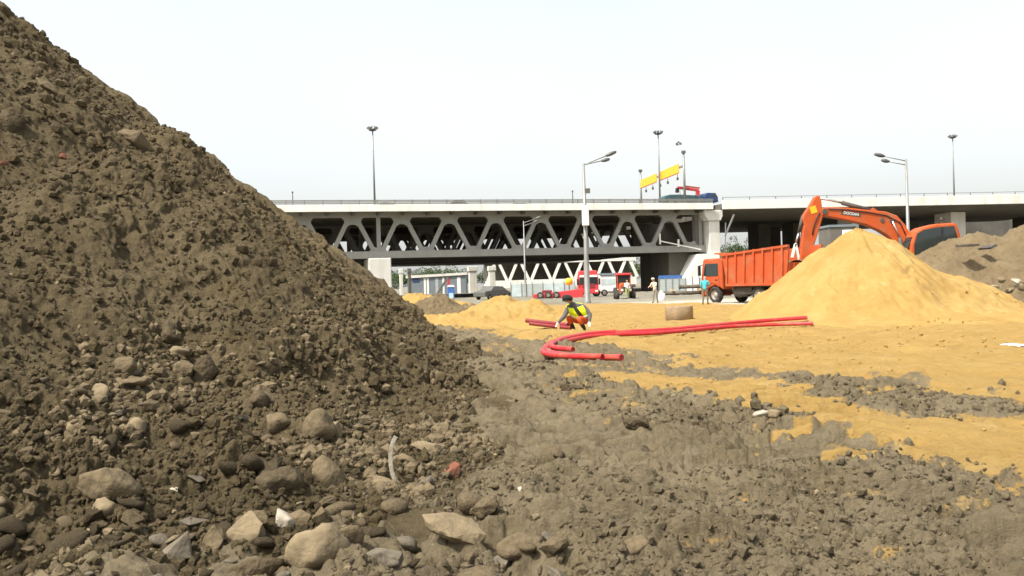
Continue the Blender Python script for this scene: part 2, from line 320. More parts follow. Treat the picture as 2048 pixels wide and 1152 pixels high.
# ------------------------------------------------------------------ mesh helpers
def tag(o, label=None, cat=None, group=None, kind=None):
    for k, v in (('label', label), ('category', cat), ('group', group), ('kind', kind)):
        if v: o[k] = v
    return o
def empty(name, loc, rz=0., label=None, cat=None, group=None):
    o = bpy.data.objects.new(name, None); col.objects.link(o); o.location = loc; o.rotation_euler = (0, 0, rz)
    o.empty_display_size = .2
    return tag(o, label, cat, group)
def link(name, me, m, parent=None, smooth=False):
    me.materials.clear(); me.materials.append(M[m] if isinstance(m, str) else m)
    if smooth: me.polygons.foreach_set('use_smooth', [True] * len(me.polygons))
    o = bpy.data.objects.new(name, me); col.objects.link(o)
    if parent: o.parent = parent
    return o
class MB:
    def __init__(s): s.v = []; s.f = []
    def add(s, v, f):
        b = len(s.v); s.v += [tuple(x) for x in v]; s.f += [tuple(i + b for i in q) for q in f]; return s
    def box(s, c, d, rot=None):
        c = Vector(c); P = [Vector((x * d[0] / 2, y * d[1] / 2, z * d[2] / 2)) for z in (-1, 1) for x, y in ((-1, -1), (1, -1), (1, 1), (-1, 1))]
        if rot is not None: P = [rot @ p for p in P]
        return s.add([c + p for p in P], [(3, 2, 1, 0), (4, 5, 6, 7), (0, 1, 5, 4), (1, 2, 6, 5), (2, 3, 7, 6), (3, 0, 4, 7)])
    def b2(s, a, b):                               # box from two corners
        return s.box([(a[i] + b[i]) / 2 for i in range(3)], [abs(b[i] - a[i]) for i in range(3)])
    def beam(s, p, q, w_, h_, up=(0, 0, 1)):
        p, q = Vector(p), Vector(q); z = (q - p).normalized(); u = Vector(up)
        x = z.cross(u)
        if x.length < 1e-4: x = z.cross(Vector((1, 0, 0)))
        x.normalize(); y = x.cross(z); rot = Matrix((x, y, z)).transposed()
        return s.box((p + q) / 2, (w_, h_, (q - p).length), rot)
    def tube(s, pts, r, n=10, caps=True, hollow=0.):
        pts = [Vector(p) for p in pts]; rs = r if isinstance(r, (list, tuple)) else [r] * len(pts)
        rings = []; x = None
        for i, p in enumerate(pts):
            t = (pts[min(i + 1, len(pts) - 1)] - pts[max(i - 1, 0)]).normalized()
            if x is None:
                x = t.cross(Vector((0, 0, 1)));
                if x.length < 1e-3: x = t.cross(Vector((1, 0, 0)))
            x = (x - t * x.dot(t)).normalized(); y = t.cross(x)
            rings.append([p + (x * math.cos(2 * PI * k / n) + y * math.sin(2 * PI * k / n)) * rs[i] for k in range(n)])
        v = [p for g in rings for p in g]; f = []
        for i in range(len(pts) - 1):
            for k in range(n): f.append((i * n + k, i * n + (k + 1) % n, (i + 1) * n + (k + 1) % n, (i + 1) * n + k))
        if caps: f.append(tuple(range(n - 1, -1, -1))); f.append(tuple((len(pts) - 1) * n + k for k in range(n)))
        return s.add(v, f)
    def prism(s, poly, y0, y1):                    # outline in x,z pushed along y
        n = len(poly); v = [(x, y0, z) for x, z in poly] + [(x, y1, z) for x, z in poly]
        f = [tuple(range(n)), tuple(range(2 * n - 1, n - 1, -1))] + [(i, i + n, (i + 1) % n + n, (i + 1) % n) for i in range(n)]
        return s.add(v, f)
    def lathe(s, prof, c=(0, 0, 0), n=20, axis='Z'):
        v = []; f = []; m = len(prof)
        for k in range(n):
            a = 2 * PI * k / n
            for r, z in prof:
                p = (r * math.cos(a), r * math.sin(a), z)
                if axis == 'Y': p = (p[0], p[2], p[1])
                if axis == 'X': p = (p[2], p[0], p[1])
                v.append((p[0] + c[0], p[1] + c[1], p[2] + c[2]))
        for k in range(n):
            for i in range(m - 1): f.append((k * m + i, ((k + 1) % n) * m + i, ((k + 1) % n) * m + i + 1, k * m + i + 1))
        return s.add(v, f)
    def build(s, name, m, parent=None, smooth=False, bev=0.):
        me = bpy.data.meshes.new(name); me.from_pydata(s.v, [], s.f)
        bm = bmesh.new(); bm.from_mesh(me); bmesh.ops.recalc_face_normals(bm, faces=bm.faces[:]); bm.to_mesh(me); bm.free()
        o = link(name, me, m, parent, smooth)
        if bev:
            b = o.modifiers.new('bevel', 'BEVEL'); b.width = bev; b.segments = 2; b.limit_method = 'ANGLE'
        return o
def copy_tree(o, parent=None):
    c = o.copy(); col.objects.link(c)
    if parent: c.parent = parent
    for ch in o.children: copy_tree(ch, c)
    return c
def grid_mesh(name, X, Y, Z, keep=None, wrap=False):
    nr, nc = X.shape; v = np.stack([X, Y, Z], -1).reshape(-1, 3)
    i = np.arange((nr - 1) * nc).reshape(nr - 1, nc); j = np.roll(i, -1, 1)
    if not wrap: i, j = i[:, :-1], j[:, :-1]
    q = np.stack([i, j, j + nc, i + nc], -1).reshape(-1, 4)
    if keep is not None:
        k = keep.reshape(-1); q = q[k[q].any(1)]
        used = np.zeros(len(v), bool); used[q.ravel()] = True
        idx = np.cumsum(used) - 1; v = v[used]; q = idx[q]
    else: used = np.ones(len(v), bool)
    return raw_mesh(name, v, q), used
def raw_mesh(name, v, q):
    k = q.shape[1]; me = bpy.data.meshes.new(name); me.vertices.add(len(v)); me.vertices.foreach_set('co', v.astype(np.float32).ravel())
    me.loops.add(q.size); me.loops.foreach_set('vertex_index', q.astype(np.int32).ravel())
    me.polygons.add(len(q)); me.polygons.foreach_set('loop_start', np.arange(0, q.size, k, dtype=np.int32))
    me.polygons.foreach_set('use_smooth', np.ones(len(q), bool)); me.update(calc_edges=True); return me

# ------------------------------------------------------------------ ground sheet
rr = [1.2]
while rr[-1] < 75: rr.append(rr[-1] * ((1.0034 if rr[-1] < 24 else 1.006) if rr[-1] > 3.5 else 1.02))
while rr[-1] < 6000: rr.append(rr[-1] * 1.12)
rr = np.array(rr)
aa = np.concatenate([np.linspace(-180, -42, 70, endpoint=False), np.linspace(-42, -12, 170, endpoint=False), np.linspace(-12, 36, 780, endpoint=False), np.linspace(36, 180, 70, endpoint=False)])
A, Rr = np.meshgrid(np.radians(aa), rr); GX, GY = Rr * np.sin(A), Rr * np.cos(A)
GZ, gm, gp, gf = ground_h(GX, GY)
gme, _ = grid_mesh('ground', GX, GY, GZ, wrap=True)
ca = gme.color_attributes.new('mask', 'FLOAT_COLOR', 'POINT')
ca.data.foreach_set('color', np.stack([gm, gp, gf, np.ones_like(gm)], -1).astype(np.float32).ravel())
g = link('ground', gme, 'ground'); g['kind'] = 'structure'

# ------------------------------------------------------------------ the dirt mound at the left
r2 = [2.2]
while r2[-1] < 62: r2.append(r2[-1] * (1.0021 if 4.2 < r2[-1] < 34 else 1.006))
a2 = np.concatenate([np.linspace(-110, -36, 90, endpoint=False), np.linspace(-36, 4, 560, endpoint=False), np.linspace(4, 30, 110)])
A, Rr = np.meshgrid(np.radians(a2), np.array(r2)); X, Y = Rr * np.sin(A), Rr * np.cos(A)
Hb = mound_base(X, Y); e_ = .12
gx, gy = (mound_base(X + e_, Y) - mound_base(X - e_, Y)) / (2 * e_), (mound_base(X, Y + e_) - mound_base(X, Y - e_)) / (2 * e_)
nl = np.sqrt(gx * gx + gy * gy + 1); Dt = mound_detail(X, Y, Hb)
dme, _ = grid_mesh('dirt_mound', X - gx / nl * Dt, Y - gy / nl * Dt, Hb + Dt / nl, Hb > -.12)
tag(link('dirt_mound', dme, 'dirt'), 'huge steep mound of dark brown dirt filling the left of the photo', 'dirt mound')

# ------------------------------------------------------------------ other heaps
def heap(name, m, peaks, ext, res, label, cat, nz=.1, fine=.03, cl=0., seed=300, kk=.25, wob=.25):
    x0, y0, x1, y1 = ext; xs = np.arange(x0, x1, res); ys = np.arange(y0, y1, res); X, Y = np.meshgrid(xs, ys)
    H = np.full_like(X, -5.)
    Xw = X + wob * fbm(X, Y, .5, 3, seed + 50); Yw = Y + wob * fbm(X, Y, .5, 3, seed + 60)
    h = peaks[0][2]
    for (px, py, hh, sx, sy, rd) in peaks:
        d = np.sqrt(((Xw - px) / sx) ** 2 + ((Yw - py) / sy) ** 2 + rd * rd) - rd
        H = smax(hh * (1 - d), H, kk)
    amp = sstep(-.3, .5, H)
    n = fbm(X, Y, .8, 4, seed, .55)
    H = H + amp * (nz * n + nz * .5 * (sstep(-.05, .12, fbm(X, Y, 1.4, 3, seed + 5)) - .5) + fine * fbm(X, Y, 3.5, 4, seed + 8, .6))
    if name == 'sand_pile' and h > 2:                # slumps, bucket scrapes and run-out tongues on the big cone
        th = np.arctan2(Y - PILE[0][1], X - PILE[0][0]); rr_ = np.hypot(X - PILE[0][0], Y - PILE[0][1])
        H = H + sstep(.3, 1.5, H) * (.06 * fbm(th * 6, rr_ * .25, 1.4, 4, 710, .6) - .10 * sstep(.12, .0, np.abs(fbm(X * .8, Y * .6 + H * .6, .55, 3, 720))) * sstep(2.7, 1.2, H))
        for gx_, gz_, ln, sl in ((.05, 1.55, .22, -.9), (.62, 1.55, .22, .9), (.33, 1.38, .2, .0), (-.05, 1.25, .12, -.8), (.72, 1.25, .1, .6)):
            u = X - PILE[0][0] - gx_; q_ = H - gz_ - sl * u
            H = H - .09 * np.exp(-(q_ / .035) ** 2) * np.exp(-(u / ln) ** 4) * (Y < PILE[0][1])
    if cl: H = H + amp * cl * (clods(X, Y, .5, seed + 20, .5) + .6 * clods(X, Y, .25, seed + 30, .6))
    me, _ = grid_mesh(name, X, Y, H, H > -.12)
    return tag(link(name, me, m), label, cat), (lambda x, y: max([h * (1 - (math.sqrt(((x - px) / sx) ** 2 + ((y - py) / sy) ** 2 + rd * rd) - rd)) for px, py, h, sx, sy, rd in peaks]))
sand_pile, _ = heap('sand_pile', 'sand', PILE,
     (pk.x - 8.5, 23.5, pk.x + 10, 38, ), .055, 'tall yellow sand cone in front of the orange dump truck and excavator', 'sand pile', .09, .018, seed=300)
p1 = at(1000, 592, 36.); p2 = at(1070, 596, 35.5)
heap('sand_pile', 'sand', [(p1.x, 36., p1.z, 2.5, 2.3, .15), (p2.x, 35.4, p2.z, 1.7, 2., .2), (p1.x - 1.6, 34.8, .5, 2.6, 2., .3), (p2.x + .7, 33, .3, 1.5, 1.5, .3)], (p1.x - 5.5, 31, p2.x + 3.5, 40), .05,
     'low yellow sand heap behind the crouching worker in the vest', 'sand pile', .10, .03, cl=.06, seed=340)
p3 = at(825, 584, 52.); p4 = at(876, 592, 48.)
heap('sand_pile', 'sand', [(p3.x, 52., p3.z, 2.6, 2.4, .2), (p3.x + 1, 53, .9, 3, 2.5, .3)], (p3.x - 4, 48, p3.x + 5, 57), .07, 'pale sandy heap at the foot of the left bridge pier', 'sand pile', .12, .04, seed=380)
heap('dirt_mound', 'dirt_far', [(p4.x, 46., p4.z, 2.2, 2., .2), (p4.x + 1.2, 45.5, .6, 1.8, 1.6, .2)], (p4.x - 4, 42, p4.x + 5, 50), .06, 'small low pile of broken grey dirt beside pale sandy heap', 'dirt mound', .14, .05, cl=.2, seed=420)
q1 = at(2050, 446, 47.)
def qq(px, py, Y): p = at(px, py, Y); return p
qa, qb, qc = qq(1950, 470, 48.5), qq(1880, 492, 49.5), qq(2180, 430, 49)
heap('dirt_mound', 'dirt_far', [(q1.x + .4, 47., q1.z + .1, 5.6, 5.4, .12), (qa.x, 48.5, qa.z, 5.2, 5., .2), (qb.x, 49.2, qb.z, 4.6, 4.4, .25), (qc.x, 49, qc.z, 8, 6, .15), (24.2, 53, 1.75, 6, 4, .9), (28, 54.5, 2.4, 7, 5, .6)],
     (12.5, 38.5, 44, 62), .085, 'big grey brown dirt mound behind the sand cone at right', 'dirt mound', .13, .03, cl=.10, seed=460, kk=.5)

# ------------------------------------------------------------------ stones
def rock_mesh(name, seed, ang, sx, sy, sz, sub=3):
    bm = bmesh.new(); rnd = random.Random(seed)
    if ang:
        for _ in range(ang):
            v = Vector((rnd.gauss(0, 1), rnd.gauss(0, 1), rnd.gauss(0, 1))).normalized()
            bm.verts.new((v.x * sx, v.y * sy, v.z * sz))
        bmesh.ops.convex_hull(bm, input=bm.verts[:])
        bmesh.ops.delete(bm, geom=[v for v in bm.verts if not v.link_faces], context='VERTS')
        bmesh.ops.bevel(bm, geom=bm.edges[:], offset=.07 * min(sx, sy, sz), segments=2, profile=.6, affect='EDGES')
        bmesh.ops.triangulate(bm, faces=bm.faces[:])
        bmesh.ops.subdivide_edges(bm, edges=bm.edges[:], cuts=2, use_grid_fill=True)
        for v in bm.verts:
            p = v.co * (3.2 / max(sx, sy)); v.co += v.co.normalized() * (.05 * mnoise.fractal(p + Vector((seed, 0, 0)), 1., 2., 4) * max(sx, sy))
    else:
        bmesh.ops.create_icosphere(bm, subdivisions=sub, radius=1)
        fac = [(Vector((rnd.gauss(0, 1), rnd.gauss(0, 1), rnd.gauss(0, 1))).normalized(), rnd.uniform(.45, .85)) for _ in range(7)]
        for v in bm.verts:
            p = v.co.copy(); k = 1 + .34 * mnoise.noise(p * 1.1 + Vector((seed * 3.1, 0, 0))) + .16 * mnoise.noise(p * 2.6 + Vector((0, seed * 1.7, 0))) + .07 * mnoise.noise(p * 6 + Vector((0, 0, seed)))
            q = p * k
            for n_, d_ in fac: q = q - n_ * (max(0, q.dot(n_) - d_) * .85)
            q += p * (.035 * mnoise.fractal(p * 4 + Vector((seed, seed, 0)), 1., 2., 4))
            v.co = Vector((q.x * sx, q.y * sy, q.z * sz)) * 1.12
    me = bpy.data.meshes.new(name); bm.to_mesh(me); bm.free()
    me.polygons.foreach_set('use_smooth', [not ang] * len(me.polygons))
    return me
def hero(name, px, py, w, h, m, label, cat='stone', ang=0, seed=1, depth=1., rot=(0, 0, 0), lift=.25, wpx=None):
    """a stone: px,py is its middle, w,h its size in photo pixels"""
    P = hit(px, py + h * .3); pm = P.y / F
    sx, sz = w * pm / 2, h * pm / 2
    me = rock_mesh(name, seed, ang, sx, min(sx, max(sz, sx * .6)) * depth, sz)
    o = link(name, me, m); o.location = (P.x, P.y + .25 * sz, P.z + lift * sz); o.rotation_euler = rot
    return tag(o, label, cat)
HERO = [
 ('stone', 490, 1055, 84, 92, 'stone_pale', 'large beige angular block leaning among dark slabs at bottom left', 14, 3, (0.2, .3, .4), .35),
 ('stone', 570, 1032, 66, 60, 'stone_white', 'white angular stone with a muddy underside beside the beige block', 16, 65, (0, .3, .2), .3),
 ('stone', 637, 1034, 42, 62, 'stone', 'brown upright pointed stone right of the white angular one', 10, 8, (0, .1, 0), .3),
 ('stone', 640, 1098, 112, 100, 'stone_pale', 'biggest rounded tan boulder at the bottom edge of the photo', 0, 4, (0, 0, .4), .35),
 ('stone', 768, 1122, 120, 70, 'stone_grey', 'smooth slate grey wedge of rock beside the biggest tan boulder', 11, 6, (0, .2, .5), .3),
 ('stone', 500, 1130, 110, 56, 'stone_dark', 'dark ribbed clod below the beige angular block', 0, 9, (0, 0, 0), .2),
 ('stone', 345, 1085, 70, 110, 'stone_grey', 'tall grey slab standing upright at bottom left', 10, 12, (0, .2, .1), .2),
 ('stone', 424, 1080, 52, 100, 'stone', 'narrow dark standing slab between grey slab and beige block', 9, 14, (0, .15, .3), .2),
 ('stone', 218, 972, 116, 66, 'stone', 'long rounded muddy boulder overhanging a dark hollow', 0, 15, (0, .1, .2), .5),
 ('stone', 203, 1016, 46, 50, 'stone_pale', 'rounded tan stone tucked under the overhanging muddy boulder', 0, 16, (0, 0, 0), .3),
 ('stone', 273, 853, 44, 38, 'stone_pale', 'round pale ringed stone alone on the gravel apron', 0, 17, (0, 0, 0), .5),
 ('stone', 148, 853, 36, 28, 'stone_pale', 'small light pink stone left of the round pale ringed one', 0, 18, (0, 0, 0), .4),
 ('stone', 806, 739, 20, 18, 'stone_white', 'small bright white stone on the mound slope', 8, 19, (0, .6, 0), .7),
 ('stone', 347, 982, 24, 20, 'stone_white', 'small white stone lying right of the overhanging boulder', 8, 20, (0, 0, 0), .5),
 ('stone', 855, 900, 84, 36, 'stone_pale', 'crusted pale lump sitting over a broken red brick', 12, 21, (0, .1, .1), .6),
 ('stone', 886, 857, 26, 44, 'stone_pale', 'upright tan sliver behind the crusted pale lump', 9, 22, (0, .2, 0), .4),
 ('stone', 762, 962, 48, 30, 'stone_pale', 'pinkish flat stone below the curved pale strip', 10, 23, (0, .3, 0), .4),
 ('stone', 914, 1056, 158, 44, 'stone_pale', 'long flat pale slab lying tilted on the soil', 18, 61, (.25, .36, .15), .55),
 ('stone', 1036, 978, 26, 34, 'stone_white', 'small pale grey upright stone at the edge of the track ribs', 9, 25, (0, .1, 0), .4),
 ('stone', 1040, 1082, 84, 66, 'stone', 'broad rounded brown stone right of the long flat slab', 0, 26, (0, 0, .3), .3),
 ('stone', 1095, 1072, 46, 40, 'stone_grey', 'grey purplish stone touching the broad rounded brown one', 10, 27, (0, .2, 0), .35),
 ('stone', 1000, 1128, 66, 46, 'stone_grey', 'angular grey stone at the bottom edge near the flat slab', 11, 28, (0, .1, .4), .35),
 ('clod', 1275, 846, 60, 34, 'stone_dark', 'dark clod of soil alone on the flat churned ground', 12, 29, (0, .1, 0), .6),
 ('stone', 1524, 826, 30, 24, 'stone_white', 'round cream lump on the front lip of the sand strip', 0, 30, (0, 0, 0), .5),
 ('stone', 1550, 826, 22, 22, 'stone_pale', 'orange tinted lump right of the cream one on sand', 0, 31, (0, 0, 0), .5),
 ('stone', 1140, 775, 64, 28, 'stone_dark', 'dark broken clod on soil below the red pipes', 12, 32, (0, .2, .3), .5),
 ('stone', 527, 790, 66, 44, 'stone', 'tilted brown stone on top of a small cluster on the slope foot', 11, 33, (0, .4, .2), .5),
 ('stone', 512, 800, 44, 40, 'stone_dark', 'dark stone at the left end of the small slope foot cluster', 0, 34, (0, 0, 0), .4),
 ('stone', 553, 848, 58, 46, 'stone', 'squat rounded stone at the base of the slope foot cluster', 0, 35, (0, 0, 0), .4),
 ('stone', 632, 850, 62, 62, 'stone', 'large egg shaped muddy stone right of the slope foot cluster', 0, 36, (0, .3, 0), .4),
 ('stone', 668, 860, 32, 40, 'stone_pale', 'pale rounded pebble touching the large egg shaped stone', 0, 37, (0, 0, 0), .4),
 ('stone', 333, 662, 44, 50, 'stone_dark', 'rounded clod alone above the rubble patch on mound slope', 0, 38, (0, 0, 0), .4),
 ('stone', 252, 733, 50, 40, 'stone', 'rounded brown stone at the heart of the rubble patch', 0, 39, (0, 0, 0), .5),
 ('stone', 255, 762, 62, 28, 'stone', 'flat oval stone under the rounded one in the rubble patch', 0, 40, (0, 0, 0), .4),
 ('stone', 352, 706, 46, 26, 'stone_pale', 'tan oval stone at the top of the rubble patch', 0, 41, (0, .1, 0), .6),
 ('stone', 366, 736, 50, 36, 'stone', 'blocky brown stone at the right of the rubble patch', 12, 42, (0, 0, 0), .5),
 ('stone', 410, 742, 56, 60, 'stone_dark', 'wide dark clod at the right end of the rubble patch', 0, 43, (0, 0, 0), .3),
 ('stone', 200, 784, 44, 40, 'stone_pale', 'tan round stone at lower left of the rubble patch', 0, 44, (0, 0, 0), .5),
 ('stone', 85, 165, 60, 50, 'stone', 'grey pale slab jutting from the mound near its top', 11, 45, (0, .6, 0), .3),
 ('stone', 268, 275, 96, 50, 'stone', 'long brown slab of earth jutting from the upper mound slope', 12, 46, (0, .35, 0), .3),
 ('stone', 20, 238, 50, 60, 'stone_dark', 'dark lump at the left photo edge high on the mound', 0, 47, (0, 0, 0), .3),
 ('stone', 705, 1062, 50, 44, 'stone', 'muddy stone behind the smooth slate grey wedge', 0, 48, (0, 0, 0), .4),
 ('stone', 650, 938, 84, 90, 'stone', 'tall lump of dirt in the middle of the rubble apron', 0, 49, (0, .1, 0), .1),
 ('stone', 560, 962, 90, 70, 'stone_dark', 'heavy dark clod above the white angular stone', 0, 50, (0, 0, .3), .3),
 ('stone', 1270, 1082, 90, 50, 'stone', 'half buried rounded lump of soil on the bottom ground', 0, 51, (0, 0, .3), .0),
 ('brick', 905, 938, 44, 40, 'brick', 'broken red brick under the crusted pale lump', 10, 52, (0, .4, .3), .4),
 ('brick', 126, 314, 26, 18, 'brick', 'orange red brick fragment high on the mound', 9, 53, (0, .3, 0), .6),
 ('brick', 4, 326, 16, 20, 'brick', 'red brick fragment at the left photo edge', 9, 54, (0, .3, 0), .6)]
for nm, px, py, w_, h_, m_, lb, ang, sd, rt, lf in HERO:
    hero(nm, px, py, w_, h_, m_, lb, nm, ang, sd, 1., rt, lf)
# curved pale strip (a shard of hoop) standing out of the rubble
P = hit(797, 955); mb = MB(); R0 = .20
for i in range(12):
    a0, a1 = R_(120 + i * 11), R_(131 + i * 11)
    mb.beam((R0 * math.cos(a0) * .45, 0, R0 * math.sin(a0)), (R0 * math.cos(a1) * .45, 0, R0 * math.sin(a1)), .03, .022, (0, 1, 0))
tag(mb.build('hoop_fragment', 'stone_white'), 'thin curved pale strip standing upright in the rubble', 'hoop fragment').location = (P.x + .05, P.y - .12, P.z + .16)

# random stones of the rubble apron: ~250 individuals
var = [rock_mesh('stone', 100 + i, 0 if i % 2 else 11 + i % 5, 1, random.uniform(.7, 1), random.uniform(.5, .85), 2) for i in range(14)]
GL = {'stone': ('rounded muddy brown stones in the rubble at the foot of the mound', 'mud covered brown stone lying loose in the rubble of the mound'),
      'stone_dark': ('dark clods in the rubble at the foot of the mound', 'dark brown clod lying loose in the rubble of the mound'),
      'stone_grey': ('grey stones in the rubble at the foot of the mound', 'small grey stone lying loose in the rubble of the mound'),
      'stone_pale': ('pale tan pebbles in the rubble at the foot of the mound', 'small pale tan pebble lying loose in the rubble of the mound')}
cache = {}
def put_stone(x, y, z, r, mk, nm='stone', sink=.25):
    me = random.choice(var); key = (me.name, mk)
    if key not in cache: c = me.copy(); c.materials.clear(); c.materials.append(M[mk]); cache[key] = c
    o = bpy.data.objects.new(nm, cache[key]); col.objects.link(o)
    o.location = (x, y, z + r * (.5 - sink)); o.rotation_euler = (random.uniform(-.5, .5), random.uniform(-.5, .5), random.uniform(0, 6.28))
    o.scale = (r * random.uniform(.8, 1.3), r * random.uniform(.8, 1.1), r * random.uniform(.7, 1.05)); return o
cand = []
while len(cand) < 230:
    u, v = random.uniform(-40, 1120), random.uniform(690, 1190)
    k = 1.0
    if v < 800: k = 1.0 if 130 < u < 440 and v > 700 else .12
    if u > 900: k *= .35
    if u > 760 and v < 830: k *= .6
    if random.random() > k: continue
    cand.append((u, v))
D = np.array([list(ray(*c)) for c in cand]); D /= D[:, 1:2]
Yv = np.arange(3.2, 14, .03)
PX = D[:, 0][:, None] * Yv; PZ = CH + D[:, 2][:, None] * Yv
TH = np.maximum(ground_h(PX, np.broadcast_to(Yv, PX.shape))[0], mound_h(PX, np.broadcast_to(Yv, PX.shape)))
ii = np.argmax(PZ < TH, 1)
for i, k in enumerate(ii):
    r = min(.105, .042 * math.exp(random.gauss(0, .42))) * (1.15 if cand[i][1] > 850 else .9)
    mk = random.choices(list(GL), (.55, .25, .1, .10))[0]
    if mk == 'stone_pale': r = min(r, .05)
    o = put_stone(PX[i, k], Yv[k], TH[i, k], r, mk); tag(o, GL[mk][1], 'stone', GL[mk][0])
# pale rubble at the foot of the right-hand mound
for i in range(26):
    u = random.uniform(1930, 2070); v = random.uniform(566, 606) - (2050 - u) * .02
    p = at(u, v, random.uniform(40.5, 43))
    o = put_stone(p.x, p.y, max(0, p.z) , random.uniform(.12, .34), random.choice(['stone_white', 'stone_pale', 'stone_pale', 'stone_grey']), 'rubble_chunk', 0)
    tag(o, 'pale chunk of broken concrete at the foot of the right dirt mound', 'rubble', 'broken concrete chunks by the right dirt mound')
# thousands of small clods
def scatter(name, n, m, sample, size, seed, label):
    rg = np.random.default_rng(seed); base = []
    for k in range(6):
        bm = bmesh.new(); bmesh.ops.create_icosphere(bm, subdivisions=1, radius=1)
        bm.verts.ensure_lookup_table()
        v = np.array([list(q.co * (1 + .5 * mnoise.noise(q.co * 1.3 + Vector((k * 5.3 + seed, 0, 0))))) for q in bm.verts]); f = np.array([[q.index for q in t.verts] for t in bm.faces]); bm.free(); base.append((v, f))
    x, y = sample(n, rg); z = terrain(x, y); s = size(len(x), rg, x, y)
    V, Fc, off = [], [], 0
    for i in range(len(x)):
        v, f = base[i % 6]; a = rg.random() * 6.28; c, sn = math.cos(a), math.sin(a)
        q = v * (s[i] * (.7 + .6 * rg.random(3)))
        q = np.stack([q[:, 0] * c - q[:, 1] * sn, q[:, 0] * sn + q[:, 1] * c, q[:, 2]], -1) + (x[i], y[i], z[i] + .25 * s[i])
        V.append(q); Fc.append(f + off); off += len(v)
    me = raw_mesh(name, np.concatenate(V), np.concatenate(Fc)); o = link(name, me, m); o['kind'] = 'stuff'; o['label'] = label
    me.polygons.foreach_set('use_smooth', np.zeros(len(me.polygons), bool))
def s_mound(n, rg):
    r = 3.4 * np.exp(rg.random(n * 3) * 2.1); a = np.radians(-36 + 36 * rg.random(n * 3)); x, y = r * np.sin(a), r * np.cos(a)
    h = mound_h(x, y, False); k = (h > .0) & (rg.random(n * 3) < np.where(h < 1.2, .8, .5)); return x[k][:n], y[k][:n]
def s_ground(n, rg):
    r = 3.6 * np.exp(rg.random(n * 3) * 1.6); a = np.radians(-12 + 46 * rg.random(n * 3)); x, y = r * np.sin(a), r * np.cos(a)
    m = masks(x, y)[0]; k = (rg.random(n * 3) > m * 1.05) & (mound_h(x, y, False) < .3) & (fbm(x, y, .6, 3, 500) > -.05) & ~((x > .1) & (x < 1.25) & (y > 4.6) & (y < 12) & (rg.random(n * 3) < .35)); return x[k][:n], y[k][:n]
sz = lambda a, b: (lambda n, rg, x, y: np.minimum(b, a * np.exp(rg.normal(0, .55, n))) * np.clip(np.hypot(x, y) / 9, .75, 2.2))
scatter('soil_clods', 24000, 'dirt', s_mound, sz(.016, .06), 1, 'small crumbs of brown dirt strewn over the mound')
scatter('soil_clods', 12500, 'ground', s_ground, sz(.0135, .055), 2, 'small crumbs of grey soil strewn over the churned ground')
def s_sand(n, rg):
    r = 9 * np.exp(rg.random(n * 4) * 1.35); a = np.radians(-6 + 40 * rg.random(n * 4)); x, y = r * np.sin(a), r * np.cos(a)
    k = (masks(x, y)[0] > .6) & (pile_h(x, y) < 1.3) & (fbm(x, y, .5, 3, 520) > -.05); return x[k][:n], y[k][:n]
scatter('sand_crumbs', 900, 'sand', s_sand, sz(.008, .024), 4, 'small lumps of yellow sand strewn over the sand')
def s_rub(n, rg):
    r = 3.5 * np.exp(rg.random(n * 6) * 1.25); a = np.radians(-34 + 36 * rg.random(n * 6)); x, y = r * np.sin(a), r * np.cos(a)
    h = mound_h(x, y, False); k = (h > .0) & (h < 1.25) & (fbm(x, y, .9, 3, 540) > .08); return x[k][:n], y[k][:n]
scatter('rubble', 1500, 'stone', s_rub, lambda n, rg, x, y: np.minimum(.07, .026 * np.exp(rg.normal(0, .45, n))), 5, 'packed small muddy stones of the rubble apron')
scatter('gravel', 380, 'stone_pale', lambda n, rg: tuple(np.concatenate(t) for t in zip(s_mound(n * 2 // 3, rg), s_ground(n // 3, rg))), sz(.012, .026), 3, 'tiny pale pebbles strewn over the dirt')

